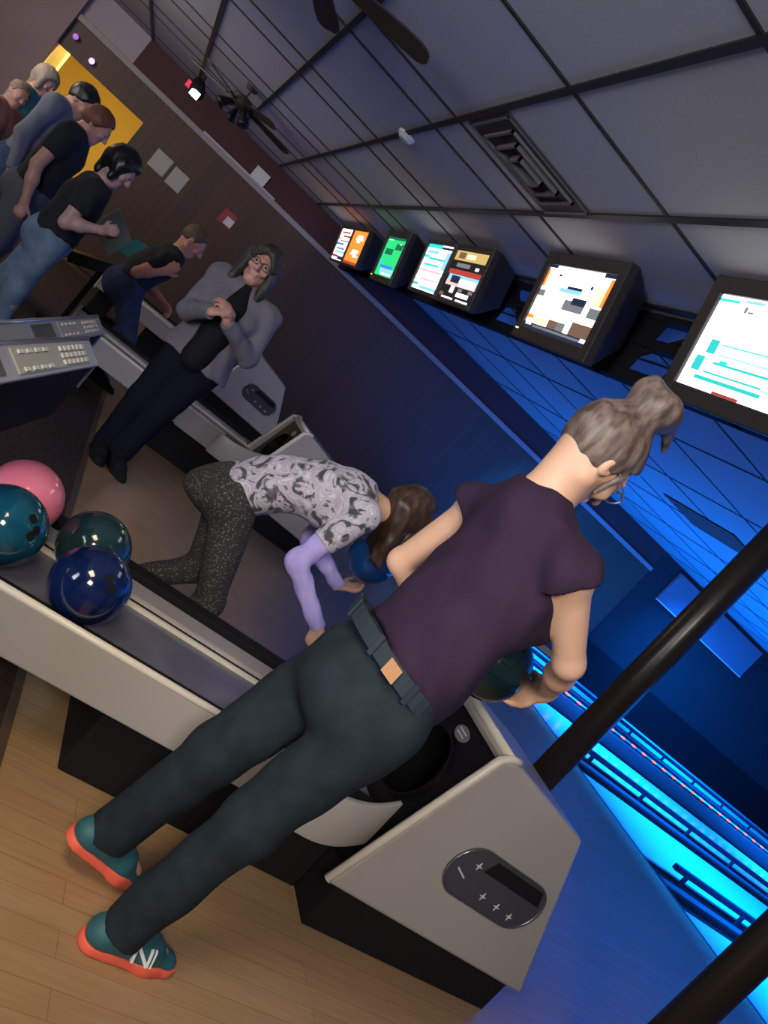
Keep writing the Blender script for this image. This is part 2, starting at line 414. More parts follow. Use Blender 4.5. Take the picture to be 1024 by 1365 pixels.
def person(label, J, s, fp, fc, hf, hup, hands, mats, sleeve='cap', h=.006, fat=1., male=False, hem=None, top=None, flare=1.1, hs=None,
           g=.012, gl=None, hairfn=None, hood=False, butt=0., loose=0., shoe=True, n_logo=False, pw=.004, extra=None, noshoe_h=.006, shk=1.):
    loc = V(*J['P']).copy(); loc[2] = 0
    t = thing('person', label, 'person', loc)
    B = body(J, s, fp, fc, male, fat=fat)
    hs = hs or s
    P, r, f, up = head(B, J['H'], hf, hup, hs, male)
    B.cone(V(*J['N']) - (V(*J['N']) - V(*J['C'])) * .15, P(0, -.025, -.04), .058 * s, .052 * hs, .03)
    for sd in 'RL':
        d, n, th, cu = hands[sd]; hand(B, J['wr' + sd], d, n, th, s, cu)
    sk = mats.get('skin', skin)
    bo = B.mesh('body', sk, h, t)
    e = MB()
    for sg in (-1, 1): e.ball(P(sg * .030, .082, .011), .0105 * hs, 14, 10, 0); e.ball(P(sg * .030, .0885, .010), .0068 * hs, 12, 8, 1)
    eo = e.build('eyes', [mat('eye_white', (.42, .38, .36), .3), mat('eye_iris', (.03, .02, .015), .2)], t, smooth=True); eo.matrix_parent_inverse = Matrix.Translation(-Vector(t.location))
    shirt(J, s, fp, fc, sleeve, g, fat, male, hem, flare, hood).mesh('shirt', mats['shirt'], h, t, wrinkle=pw)
    trousers(J, s, fp, .010, fat, top, loose, butt).mesh('trousers', mats['trousers'], h, t, wrinkle=pw * .8, wf=24)
    if shoe: shoes(J, s * shk, t, mats.get('shoe', blackm), mats.get('sole', blackm), noshoe_h, n_logo)
    if hairfn: hairfn(P, r, f, up, hs).mesh('hair', mats['hair'], h, t, wrinkle=.0025, wf=70)
    if gl: glasses(P, r, f, up, hs, t, gl)
    if extra: extra(t, P, r, f, up)
    return t
exec_people = []

# ================================================================ SETTING
WX = -11.7; CZ = 2.77; FL = 6.05; CAMH = 1.4
wood_floor = brick_mat('approach_boards', (.46, .30, .155), (.43, .275, .14), (.36, .22, .11), 1.6, .075, .002, .26, rot=(0, 0, PI / 2), grain=.35)
carpet = mat('carpet_brown', (.075, .055, .047), .95, var=.4, vscale=40, spec=.1)
ceil_m = mat('ceiling_tile', (.42, .41, .43), .9, var=.05, vscale=60, spec=.1)
grid_m = mat('ceiling_grid_dark', (.012, .012, .014), .6)
panel_m = brick_mat('wood_panelling', (.085, .048, .028), (.068, .038, .022), (.022, .014, .010), .11, 6., .003, .5, rot=(0, PI / 2, PI / 2), offset=0, grain=.3)
maroon = mat('maroon_wall', (.055, .016, .016), .7)
pale_wall = mat('pale_grey_wall', (.36, .33, .36), .85)
pink_wall = mat('pinkish_grey_wall', (.30, .24, .25), .85, var=.1, vscale=2)
trim_m = mat('grey_trim', (.27, .25, .26), .45)
slate = mat('slate_wall', (.014, .013, .015), .8, var=.15, vscale=20)
bluep = mat('pale_masking_panel', (.15, .16, .20), .6)
lane_m = brick_mat('lane_boards', (.56, .60, .62), (.53, .58, .60), (.48, .53, .55), 5., .027, .0006, .16, rot=(0, 0, PI / 2), grain=.08)
gut_m = mat('gutter_dark', (.007, .007, .009), .4, spec=.3)
rail_m = mat('bumper_rail_blue_black', (.020, .022, .035), .45, spec=.3)
yellow = mat('yellow_wall', (.62, .40, .06), .8)
yellowl = mat('pale_yellow_trim', (.75, .58, .18), .6)

def setbox(name, m, x0, x1, y0, y1, z0, z1, bevel=0.): return struct(MB().box(x0, x1, y0, y1, z0, z1).build(name, m, bevel=bevel))
setbox('floor', wood_floor, WX, 3.2, .55, FL, -.2, 0)
setbox('floor_carpet', carpet, -15.2, 3.2, -7, .55, -.2, 0)
setbox('floor_lane_bed', gut_m, WX, 3.2, FL, 24.6, -.3, -.12)
setbox('trim_1', mat('foul_line_dark', (.02, .02, .025), .4), WX, 3.2, FL - .02, FL + .02, -.15, .002)
setbox('trim_2', mat('floor_edge_strip', (.10, .07, .05), .5), WX, 3.2, .535, .565, -.05, .004)
setbox('ceiling', ceil_m, WX - .1, 3.2, -7, 24.6, CZ, CZ + .1)
g = MB()
for x in (1.8, .5, -.9, -2.09, -3.19, -4.51, -4.94, -6.24, -6.69, -8.06, -8.57, -9.5, -10.0, -11.2): g.box(x - .011, x + .011, -7, 2.5, CZ - .008, CZ + .01)
y = .88 - .69 * 11
while y < 2.5:
    g.box(WX, 3.2, y - .017, y + .017, CZ - .010, CZ + .01); y += .69
for x in (1.5, .3, -.9, -2.1, -3.3, -4.5, -5.7, -6.9, -8.1, -9.3, -10.5): g.box(x - .009, x + .009, 2.5, 24, CZ - .006, CZ + .01)
y = 2.95
while y < 24: g.box(WX, 3.2, y - .010, y + .010, CZ - .006, CZ + .01); y += 1.22
struct(g.build('trim_3', grid_m))
# left wall with its doorway
setbox('wall_left', panel_m, WX - .15, WX, -.70, 10.3, 0, 2.31)
setbox('wall_left_lintel', panel_m, WX - .15, WX, -1.95, -.70, 1.95, 2.31)
setbox('wall_left_pier', pink_wall, WX - .15, WX + .10, -7, -1.95, 0, CZ)
setbox('wall_left_upper', maroon, WX - .15, WX - .01, -1.2, 10.3, 2.31, CZ)
setbox('wall_left_upper_pale', pale_wall, WX - .15, WX - .005, -1.95, -1.2, 2.31, CZ)
setbox('trim_4', trim_m, WX - .05, WX + .045, -1.95, 10.3, 2.31, 2.385, .006)
setbox('wall_left_lane', slate, WX - .15, WX - .03, 10.3, 24.6, 0, CZ)
setbox('baseboard_left', blackm, WX - .10, WX + .03, 10.3, 24.6, -.15, .60)
setbox('trim_5', bluep, WX - .05, WX + .03, 10.9, 13.9, 2.03, 2.68)
setbox('trim_6', mat('pale_edge', (.8, .8, .85), .4), WX - .05, WX + .045, 10.9, 13.9, 2.012, 2.032)
setbox('door_1', yellowl, -12.3, -12.1, -2.12, -1.86, 0, 2.6, .005)
setbox('wall_side_room', yellow, -15.2, -15.0, -5, 2.5, 0, 2.7)
setbox('wall_side_room_return', yellow, -15.0, WX - .15, -.55, -.45, 0, 2.7)
setbox('ceiling_side_room', yellow, -15.2, WX - .15, -5, 2.5, 2.6, 2.7)
setbox('wall_far', blackm, WX - .15, 3.2, 24.5, 24.7, -.3, CZ)

# ---------------------------------------------------------------- lanes
LC = [-10.08, -8.41, -6.745, -5.08, -3.41, -1.74]
for i, c in enumerate(LC):
    t = thing('bowling_lane', ['blue lit bowling lane running along the panelled wall', 'blue lit bowling lane just beyond the orange rope light', 'blue lit bowling lane just in front of the orange rope light', 'wide blue lit bowling lane passing behind the slim post, first one past the bumper rail', 'blue lit bowling lane ending behind the thick post at the photo corner', 'bowling lane beside the thick post, mostly outside the photo'][i], 'bowling lane', (c, FL, 0), group='bowling lanes')
    MB().box(-.533, .533, .02, 18.3, -.12, 0).build('lane_surface', lane_m, t)
    for sg in (-1, 1):
        m = MB(); n = 8
        for k in range(n):
            a0, a1 = PI * k / n, PI * (k + 1) / n
            p = lambda a, r: (sg * .655 - r * math.cos(a) * .9, -r * math.sin(a) * .62 - .012)
            (x0, z0), (x1, z1) = p(a0, .118), p(a1, .118)
            m.add([(x0, .02, z0), (x1, .02, z1), (x1, 18.3, z1), (x0, 18.3, z0)], [(0, 1, 2, 3)])
        o = m.build('gutter', gut_m, t); sol = o.modifiers.new('thick', 'SOLIDIFY'); sol.thickness = .006
        if sg < 0: continue
        r = MB(); r.box(sg * .60 - .025, sg * .60 + .025, .35, 18, .065, .12)
        k = .5
        while k < 12: r.box(sg * .625 - .012, sg * .625 + .012, k, k + .05, -.05, .078); k += .95
        r.build('bumper_rail', rail_m, t, bevel=.006)
for i in range(len(LC) - 1):
    c = (LC[i] + LC[i + 1]) / 2
    z = .16 if i == 1 else .012
    o = MB().box(c - .055, c + .055, FL + .02, 24.3, -.12, z).build('lane_divider', mat('divider_grey', (.05, .055, .065), .4), bevel=.008)
    tag(o, ['dark divider strip beside the lane at the panelled wall', 'raised divider carrying the orange rope light', 'dark divider strip in front of the orange rope light lanes', 'dark divider strip before the wide lane behind the slim post', 'dark divider strip beside the thick post'][i], 'divider', 'dividers between the lanes')
c = (LC[1] + LC[2]) / 2
t = thing('rope_light', 'string of small orange lights running along a divider between lanes', 'string light', (c, FL, .16))
MB().tube([(0, .5, .018), (0, 9, .018), (0, 17.5, .018)], .012, 8).build('cable', blackm, t)
bulb = mat('orange_bulb', (.03, .012, .006), .4, emit=1.6, ecol=(1., .20, .07))
b0 = MB().ball((0, 0, 0), (.016, .05, .016), 10, 6).build('bulb', bulb, t, smooth=True); b0.location = (0, .8, .036)
for k in range(1, 60):
    b = b0.copy(); C.objects.link(b); b.parent = t; b.location = (0, .8 + k * .24, .036)

# ---------------------------------------------------------------- posts
for lab, x in (('slim dark brown round post standing just behind the white hood', -2.52), ('thick dark brown round post cutting across the bottom corner of the photo', -1.48)):
    t = thing('support_post', lab, 'post', (x, 2.58 if x < -2 else 2.68, 0), group='brown posts')
    MB().tube([(0, 0, .0), (0, 0, CZ / 2), (0, 0, CZ)], .064, 32).build('shaft', postm, t, smooth=False).data.polygons.foreach_set('use_smooth', [True] * 66)
    MB().tube([(0, 0, 0), (0, 0, .012)], .10, 32).build('base_flange', postm, t, bevel=.003)
    MB().tube([(0, 0, CZ - .012), (0, 0, CZ)], .10, 32).build('top_flange', postm, t, bevel=.003)

# ---------------------------------------------------------------- ball return
def emblem(parent, x, yc, zc, ang, L, Hh, sgn=1, stars=True):
    """stadium plate lying in the plane x = const; ang = tilt of the long axis"""
    ca, sa = math.cos(ang), math.sin(ang)
    def pt(u, w, dx=0): return (x + dx * sgn, yc + u * ca - w * sa, zc + u * sa + w * ca)
    def stad(l, h, n=14):
        r = h / 2; o = []
        for k in range(n + 1): a = -PI / 2 + PI * k / n; o.append((l / 2 - r + r * math.cos(a), r * math.sin(a)))
        for k in range(n + 1): a = PI / 2 + PI * k / n; o.append((-l / 2 + r + r * math.cos(a), r * math.sin(a)))
        return o
    pl = MB().prism([pt(u, w, -.004) for u, w in stad(L, Hh)], (.010 * sgn, 0, 0)).build('emblem', darkemb, parent, bevel=.002)
    pl['label'] = 'dark oval emblem plate'
    ring = MB(); o = stad(L - .008, Hh - .008); ring.tube([pt(u, w, .006) for u, w in o + o[:2]], .005, 8); ring.build('emblem_rim', mat('emblem_rim', (.22, .22, .24), .25, metal=.8), pl, smooth=True)
    bar = MB()
    bar.prism([pt(u, w, .006) for u, w in ((-.10 * L / .47, .03), (.20 * L / .47, .03), (.17 * L / .47, .085 * L / .47), (-.08 * L / .47, .085 * L / .47))], (.003 * sgn, 0, 0))
    bar.build('emblem_band', blackm, pl)
    if stars:
        for (u, w) in ((-.13, .035), (-.02, -.045), (.06, -.05), (.135, -.055)):
            p = []
            for k in range(8):
                a = PI * k / 4; rr = .016 if k % 2 == 0 else .004; p.append(pt(u + rr * math.cos(a), w + rr * math.sin(a), .006))
            MB().prism(p, (.003 * sgn, 0, 0)).build('emblem_star', mat('emblem_silver', (.6, .6, .62), .3), pl)
        MB().prism([pt(u, w, .006) for u, w in ((-.19, -.01), (-.14, -.03), (-.14, -.024), (-.19, -.004))], (.003 * sgn, 0, 0)).build('emblem_dash', mat('emblem_silver', (.6, .6, .62), .3), pl)

def ball_return(label, x0):
    """x0 = the side that faces the nearer lane; runs along the approach"""
    t = thing('ball_return', label, 'ball return', (x0, 2.0, 0), group='ball returns')
    Y = lambda y: y - 2.0
    Wd = .56
    prof = [(1.573, .177), (1.745, .815), (1.80, .835), (2.24, .742), (2.567, .133)]
    for k, x in enumerate((0, -Wd + .028)):
        o = MB().prism([(x, Y(y), z) for y, z in prof], (-.028, 0, 0)).build('side_panel', cream, t, bevel=.012)
    m = MB()   # top and back skin between the sides
    for (a, b) in ((1, 2), (2, 3), (3, 4)):
        (y0, z0), (y1, z1) = prof[a], prof[b]; n = Vector((0, z1 - z0, -(y1 - y0))).normalized() * .022
        m.prism([(-.02, Y(y0), z0), (-Wd + .02, Y(y0), z0), (-Wd + .02, Y(y1), z1), (-.02, Y(y1), z1)], n)
    m.build('top_cover', cream, t, bevel=.004)
    rim = MB()
    for x in (-.014, -Wd + .014): rim.tube([(x, Y(1.573), .180), (x, Y(1.745), .812), (x, Y(1.775), .832), (x, Y(1.81), .836)], .015, 8)
    rim.tube([(-.014, Y(1.775), .832), (-Wd + .014, Y(1.775), .832)], .015, 8)
    rim.build('front_rim', creamd, t, smooth=True)
    # black front panel with the round ball opening
    p0 = Vector((0, Y(1.625), .20)); p1 = Vector((0, Y(1.775), .81)); e = (p1 - p0); L = e.length; e.normalize(); nn = Vector((0, -e.z, e.y))
    n = 40; cx, cu, R = -.275, .375, .150; m = MB(); vs = []; fs = []
    for k in range(n):
        a = 2 * PI * k / n; dx, du = math.cos(a), math.sin(a)
        tt = min((.25 / abs(dx)) if abs(dx) > 1e-6 else 9, ((L - cu) if du > 0 else cu) / abs(du) if abs(du) > 1e-6 else 9)
        q = lambda r, dep=0: tuple(Vector((cx + dx * r, 0, 0)) + p0 + e * (cu + du * r) + nn * -dep)
        vs += [q(tt), q(R), q(R, -.012), q(R - .012, -.012), q(R - .02, .05), q(R - .02, .30)]
    for k in range(n):
        for j in range(5): fs.append((k * 6 + j, ((k + 1) % n) * 6 + j, ((k + 1) % n) * 6 + j + 1, k * 6 + j + 1))
    fs.append(tuple(k * 6 + 5 for k in range(n)))
    fp = m.add(vs, fs).build('front_panel', black, t)
    b = MB(); q = Vector((-.24, 0, 0)) + p0 + e * (L - .075) - nn * -.001
    st = []
    for k in range(24):
        a = 2 * PI * k / 24; st.append(q + Vector((1, 0, 0)) * (.042 * math.cos(a)) + e * (.026 * math.sin(a)))
    o = b.prism(st, nn * .006).build('maker_badge', mat('badge_grey', (.16, .16, .18), .35), t)
    b = MB()
    for w in (-.008, .006): b.prism([q + nn * .006 + Vector((u, 0, 0)) + e * v for u, v in ((-.026, w), (.026, w), (.026, w + .004), (-.026, w + .004))], nn * .002)
    b.build('badge_lines', paper, o)
    MB().box(-.02, -Wd + .02, Y(1.625), Y(2.50), 0, .20).build('hood_plinth', blackm, t)
    emblem(t, -.0, Y(2.10), .44, -.05, .46, .20)
    # trough
    y0, y1 = .06, 1.62
    tr = MB(); tr.prism([(-.085, Y(y0), .262), (-.085, Y(1.30), .262), (-.085, Y(1.30), .425), (-.085, Y(y0), .425)], (-.022, 0, 0))
    tr.build('trough_side', cream, t, bevel=.006)
    lp = MB(); lp.tube([(-.094, Y(y0), .427), (-.094, Y(1.32), .427)], .012, 8); lp.build('side_lip', creamd, t, smooth=True)
    MB().box(-.107, -.185, Y(y0), Y(y1), .30, .405).build('inner_wall', blackm, t, bevel=.004)
    MB().box(-.186, -.47, Y(y0), Y(y1), .28, .395).build('ball_bed', bedm, t)
    MB().box(-.471, -.490, Y(y0), Y(y1), .28, .408).build('bed_rail', creamd, t, bevel=.004)
    MB().box(-.491, -.520, Y(y0), Y(y1), .28, .400).build('rail_slot', blackm, t)
    MB().box(-.521, -.640, Y(y0), Y(1.60), .27, .412).build('wide_rail', cream, t, bevel=.01)
    MB().box(-.641, -.715, Y(y0), Y(1.58), .24, .435).build('outer_wall', blackm, t, bevel=.006)
    # curved apron cupping the hood
    ap = MB(); n = 14; vs = []; fs = []
    for k in range(n + 1):
        f = k / n; yy = 1.28 + .36 * f; xx = -.055 + .055 * math.sin(PI * f) * .9 - .02 * f
        zt = .43 + .06 * f * f; zb = .255 + .055 * f * f
        for d in (0, -.022): vs += [(xx + d, Y(yy), zb), (xx + d, Y(yy), zt)]
    for k in range(n):
        a, b2 = 4 * k, 4 * k + 4
        fs += [(a, b2, b2 + 1, a + 1), (a + 2, a + 3, b2 + 3, b2 + 2), (a + 1, b2 + 1, b2 + 3, a + 3), (a, a + 2, b2 + 2, b2)]
    fs += [(0, 1, 3, 2), (4 * n, 4 * n + 2, 4 * n + 3, 4 * n + 1)]
    ap.add(vs, fs).build('apron', cream, t, smooth=True, bevel=.004)
    MB().box(-.16, -.60, Y(.72), Y(1.62), 0, .285).build('pedestal', blackm, t, bevel=.01)
    MB().box(-.085, -.715, Y(.035), Y(.06), .24, .43).build('end_wall', cream, t, bevel=.006)
    MB().box(-.16, -.60, Y(.10), Y(.30), 0, .285).build('pedestal', blackm, t, bevel=.01)
    k = MB(); k.ball((-.080, Y(.969), .297), .011, 14, 8); k.build('screw_knob', chrome, t, smooth=True)
    MB().box(-.070, -.095, Y(.94), Y(.985), .255, .275).build('side_catch', blackm, t)
    return t
br = ball_return('near white ball return with black trough and open hood, bowler walking alongside it', -1.86)
b2 = copy_tree(br); b2.location.x = -5.66; b2['label'] = 'white ball return behind the girl in the floral top, partly hidden by her'
b3 = copy_tree(br); b3.location.x = -8.98; b3['label'] = 'white ball return farthest away, against the dark panelled wall beside the grey hoodie'

def ball(label, x, y, z, m, holes=True, group='bowling balls on the near return', r=.108):
    t = thing('bowling_ball', label, 'bowling ball', (x, y, z - r), group=group)
    MB().ball((0, 0, r), r, 48, 28).build('shell', m, t, smooth=True)
    if holes:
        h = MB()
        for d in holes:
            d = Vector(d).normalized(); c = Vector((0, 0, r)) + d * (r - .004)
            h.tube([c - d * .002, c + d * .0046], .0125, 18)
        h.build('finger_holes', blackm, t)
    return t
bm = lambda n, c, c2, **k: mat(n, c, .10, var=.1, col2=c2, vscale=5, coat=.6, **k)
TL = -.03
ball('glossy pink bowling ball at the back of the return rack', -2.338, .218, .505, bm('ball_pink', (.92, .25, .33), (.86, .20, .28)), None)
ball('teal swirled bowling ball with a yellow-green mark at the rack edge', -2.09, .20, .505, bm('ball_teal', (.004, .10, .15), (.008, .045, .085)), [(.55, .35, .75), (.75, .55, .45), (.62, .60, .6)])
ball('dark green-black bowling ball behind the dark blue one', -2.30, .452, .505, bm('ball_dark_green', (.012, .045, .05), (.008, .02, .03)), None)
ball('dark blue bowling ball nearest the front of the trough', -2.06, .462, .505, bm('ball_navy', (.005, .018, .10), (.004, .010, .05)), [(.75, .1, .72), (.85, .3, .55)])
md = MB().ball((0, 0, 0), (.004, .02, .012), 14, 8)

# ---------------------------------------------------------------- televisions
def em(name, c, s): return mat('screen_' + name, (.01, .01, .01), .3, emit=s, ecol=c)
SC = dict(white=em('white', (1, .98, 1), 2.6), pale=em('pale', (.85, .92, 1), 1.3), cyan=em('cyan', (.02, .85, .85), 1.1), teal=em('teal', (.03, .75, .70), 1.0), orange=em('orange', (1, .16, .02), 2.4),
          red=em('red', (.6, .06, .05), .9), green=em('green', (.02, .75, .22), 1.15), dgreen=em('dark_green', (.01, .35, .16), .5), navy=em('navy', (.02, .05, .16), .4), blue=em('blue', (.05, .3, 1), 1.0), black=em('black', (.02, .02, .025), .3),
          grey=em('grey', (.35, .38, .42), .6), gold=em('gold', (.85, .6, .2), .9), pink=em('pink', (.95, .6, .6), 1.1), brown=em('brown', (.35, .2, .14), .6), peach=em('peach', (1, .7, .45), 1.6), lblue=em('light_blue', (.25, .6, 1), 1.4))
KEYS = list(SC)
TV = dict(
    T1=('white', [('cyan', 0, .04, .16, .07), ('lblue', .2, .02, .34, .05), ('cyan', .42, .05, .60, .10), ('navy', .50, .02, .58, .05), ('grey', .22, .09, .24, .15), ('grey', .25, .13, .29, .15), ('grey', .46, .12, .50, .17), ('teal', .10, .47, .17, .62), ('teal', .05, .66, .12, .82), ('teal', .11, .86, .62, .90), ('cyan', .20, .50, .95, .515), ('cyan', .2, .61, .98, .62), ('teal', .20, .69, .98, .715), ('cyan', .24, .66, .3, .70), ('teal', .16, .80, .60, .82), ('cyan', .60, .82, .95, .83), ('red', .30, .97, .50, 1.0), ('pale', .6, .2, .9, .3)]),
    T2=('white', [('orange', 0, .06, .03, .33), ('peach', .03, .1, .07, .33), ('orange', .93, .06, 1, .45), ('peach', .82, .2, .93, .45), ('navy', 0, 0, .12, .04), ('navy', .82, 0, 1, .05), ('grey', .0, .38, .10, .48), ('pale', .0, .36, .14, .39), ('navy', .40, .26, .62, .31), ('lblue', .30, .30, .62, .36), ('grey', .45, .45, .75, .60), ('navy', .55, .40, .75, .50), ('grey', .83, .48, 1, .62), ('white', .80, .62, 1, .66), ('brown', .70, .72, 1, .90), ('grey', .50, .78, .68, .92), ('white', .62, .70, .70, .92), ('orange', 0, .78, .10, .84), ('peach', .1, .80, .35, .88), ('brown', .36, .78, .50, .9), ('navy', 0, .90, 1, 1), ('pale', .02, .90, .12, .94), ('grey', .15, .92, .9, .955), ('white', .9, .9, 1, .95), ('navy', .2, .12, .24, .15), ('navy', .72, .2, .75, .25)]),
    T4=('black', [('gold', 0, .03, .92, .22), ('brown', .10, .06, .30, .18), ('peach', .35, .08, .60, .17), ('grey', .15, .27, .55, .35), ('pale', .72, .30, .82, .36), ('red', 0, .40, .95, .50), ('lblue', .06, .50, .95, .60), ('pink', .05, .60, .96, .72), ('navy', .16, .52, .42, .66), ('white', .45, .56, .9, .70), ('pale', .26, .72, .38, .86), ('grey', .5, .74, .62, .80), ('white', .50, .82, .85, .90), ('grey', .80, .74, .92, .80), ('white', .1, .95, .45, .98), ('white', .55, .95, .9, .98), ('brown', 0, .88, .12, .95)]),
    T3=('white', [('cyan', 0, 0, .55, .08), ('navy', .55, .03, .97, .08), ('lblue', .05, .13, .5, .20), ('cyan', 0, .24, .20, .30), ('teal', .2, .28, .8, .33), ('cyan', .1, .42, .7, .47), ('lblue', .80, .12, .95, .5), ('pink', 0, .55, .9, .60), ('pale', 0, .62, 1, .70), ('teal', .0, .86, .2, .92), ('lblue', .3, .9, 1, .97), ('pink', .2, .74, .8, .78)]),
    T5=('green', [('dgreen', 0, 0, 1, .06), ('dgreen', .1, .3, .5, .45), ('dgreen', .55, .15, .9, .3), ('pale', .72, .14, .80, .17), ('blue', .15, .72, .8, .8), ('lblue', .2, .80, .9, .92), ('white', .3, .92, .85, .96), ('teal', 0, .62, .3, .7), ('pale', .05, .06, .3, .08)]),
    T6a=('white', [('red', .1, .08, .8, .14), ('brown', .3, .2, .9, .26), ('blue', 0, .45, .6, .52), ('red', .2, .36, .95, .40), ('grey', .1, .6, .8, .66), ('lblue', .1, .70, .95, .78), ('red', 0, .84, .5, .92), ('navy', .5, .86, 1, .97), ('gold', 0, .28, .3, .33)]),
    T6b=('orange', [('white', .35, .12, .70, .20), ('peach', .28, .2, .8, .28), ('white', .4, .28, .6, .34), ('white', .35, .56, .75, .64), ('peach', .28, .64, .7, .72), ('white', .5, .72, .8, .77), ('red', 0, .92, 1, 1)]))
def tele(label, key, xl, xr, edge=.075, deep=.26, lit=False):
    w = xr - xl; h = .405; tilt = math.radians(18.5)
    t = thing('television', label, 'television', ((xl + xr) / 2, 1.992, 2.500), (tilt, 0, 0), group='televisions above the lanes')
    # local: screen in xz-plane facing -y
    fr = MB(); a, b = w / 2, h / 2
    for (x0, x1, z0, z1) in ((-a - edge, -a, -b - edge, b + edge), (a, a + edge, -b - edge, b + edge), (-a, a, -b - edge, -b), (-a, a, b, b + edge)): fr.box(x0, x1, -.022, .04, z0, z1)
    fr.build('bezel', tvcase, t, bevel=.006)
    n = Vector
    bk = MB(); A = [(-a - edge, .04, -b - edge), (a + edge, .04, -b - edge), (a + edge, .04, b + edge), (-a - edge, .04, b + edge)]; Bq = [(-a * .75, deep, -b * .55), (a * .75, deep, -b * .55), (a * .75, deep, b * .8), (-a * .75, deep, b * .8)]
    bk.add(A + Bq, [(0, 1, 2, 3), (7, 6, 5, 4)] + [(i, (i + 1) % 4, 4 + (i + 1) % 4, 4 + i) for i in range(4)]).build('back_shell', tvcase, t, bevel=.01)
    base, rs = TV[key]; sm = MB(); sm.box(-a, a, -.004, .03, -b, b, KEYS.index(base))
    for k, (c, u0, v0, u1, v1) in enumerate(rs):
        sm.box(-a + u0 * w, -a + u1 * w, -.0050 - .00004 * k, -.0045, b - v0 * h, b - v1 * h, KEYS.index(c))
    o = sm.build('screen', [SC[k] for k in KEYS], t)
    # yoke to the ceiling
    M = Matrix.Rotation(-tilt, 4, 'X'); y = MB()
    pts = [M @ Vector((s * .10, .23, 0)) for s in (-1, 1)]
    for s in (-1, 1): y.tube([Vector((s * .10, .20, .0)), M @ Vector((s * .10, .20, CZ - 2.5 - .004))], .014, 8)
    y.build('ceiling_bracket', black, t)
    if lit: MB().box(-a - edge * .6, -a - edge * .4 + .02, -.026, -.02, -b - .02, -b - .012).build('power_light', mat('led_amber', (1, .7, .2), .4, emit=2.5), t)
    return t
tele('large television showing a white and teal score grid, nearest the corner of the photo', 'T1', -3.04, -2.23)
tele('television showing white and orange picture, hanging alone with an amber light', 'T2', -4.70, -3.89, lit=True)
tele('television with a dark picture, gold top and red band', 'T4', -6.40, -5.66, .035)
tele('television with a white picture striped in cyan', 'T3', -7.17, -6.48, .035)
tele('television with an all green picture', 'T5', -8.57, -7.86, .07, lit=True)
tele('television showing white text rows, beside the orange screen', 'T6a', -10.95, -10.27, .03)
tele('television with an orange picture and white blobs', 'T6b', -10.21, -9.45, .03)

# black lattice frame the televisions hang from
fr = thing('lattice_truss', 'black lattice frame running along the ceiling behind the televisions', 'frame', (-5, 2.36, CZ))
r = MB()
for z0, z1 in ((-.035, 0), (-.21, -.155), (-.43, -.36)): r.box(-6.65, 5.4, -.03, .03, z0, z1)
r.build('rail', blackm, fr)
u = MB(); d = MB(); x = -6.6
while x < 5.4:
    MB().box(x - .035, x + .035, -.028, .028, -.43, 0).build('upright', blackm, fr); x += .62
x = -6.6; k = 0
while x < 4.7:
    a, b = ((x, 0, -.03), (x + .62, 0, -.36)) if k % 2 else ((x + .62, 0, -.03), (x, 0, -.36)); d.tube([a, b], .02, 6); x += .62; k += 1
d.build('diagonal_brace', blackm, fr)
for a, b in ((-1.25, -.93), (.80, 1.05), (-3.05, -2.75)): MB().box(a, b, -.02, .02, -.36, -.03).build('cover_plate', blackm, fr)

# ---------------------------------------------------------------- ceiling fittings
def vent(name, label, x0, x1, y0, y1, m1, m2, steps=4):
    t = thing(name, label, 'vent', ((x0 + x1) / 2, (y0 + y1) / 2, CZ))
    a, b = (x1 - x0) / 2, (y1 - y0) / 2
    MB().box(-a, a, -b, b, -.012, -.001).build('backing', m1, t)
    for k in range(steps):
        f = 1 - k * .23; o = MB()
        A, B = a * f - .01, b * f - .01; w = .014
        z = -.016 - .010 * k
        for (p0, p1, p2, p3) in ((-A, A, -B, -B + w), (-A, A, B - w, B), (-A, -A + w, -B, B), (A - w, A, -B, B)): o.box(p0, p1, p2, p3, z, -.002)
        o.build('louvre', m2, t)
    return t
vent('ceiling_vent', 'dark square stepped air vent in the pale ceiling tiles', -4.39, -3.86, .91, 1.565, mat('vent_dark', (.03, .028, .028), .6), mat('vent_grey', (.13, .125, .125), .5))
v2 = thing('ceiling_grille', 'dark slotted grille in the blue lit ceiling above the lanes', 'vent', (-7.1, 6.5, CZ))
MB().box(-.65, .65, -.33, .33, -.012, -.001).build('backing', mat('grille_dark', (.02, .02, .02), .8, spec=.1), v2)
for k in range(7): MB().box(-.63, .63, -.30 + k * .09, -.26 + k * .09, -.018, -.012).build('slat', mat('grille_slat', (.16, .13, .12), .8, spec=.1), v2)
o = MB(); o.tube([(0, 0, 0), (0, 0, -.02)], .065, 28); o.tube([(0, 0, -.02), (0, 0, -.038)], [.055, .04], 28)
sd = o.build('smoke_detector', mat('detector_white', (.62, .6, .62), .5), loc=(-5.55, .90, CZ)); tag(sd, 'small white round smoke detector on the ceiling grid', 'smoke detector')

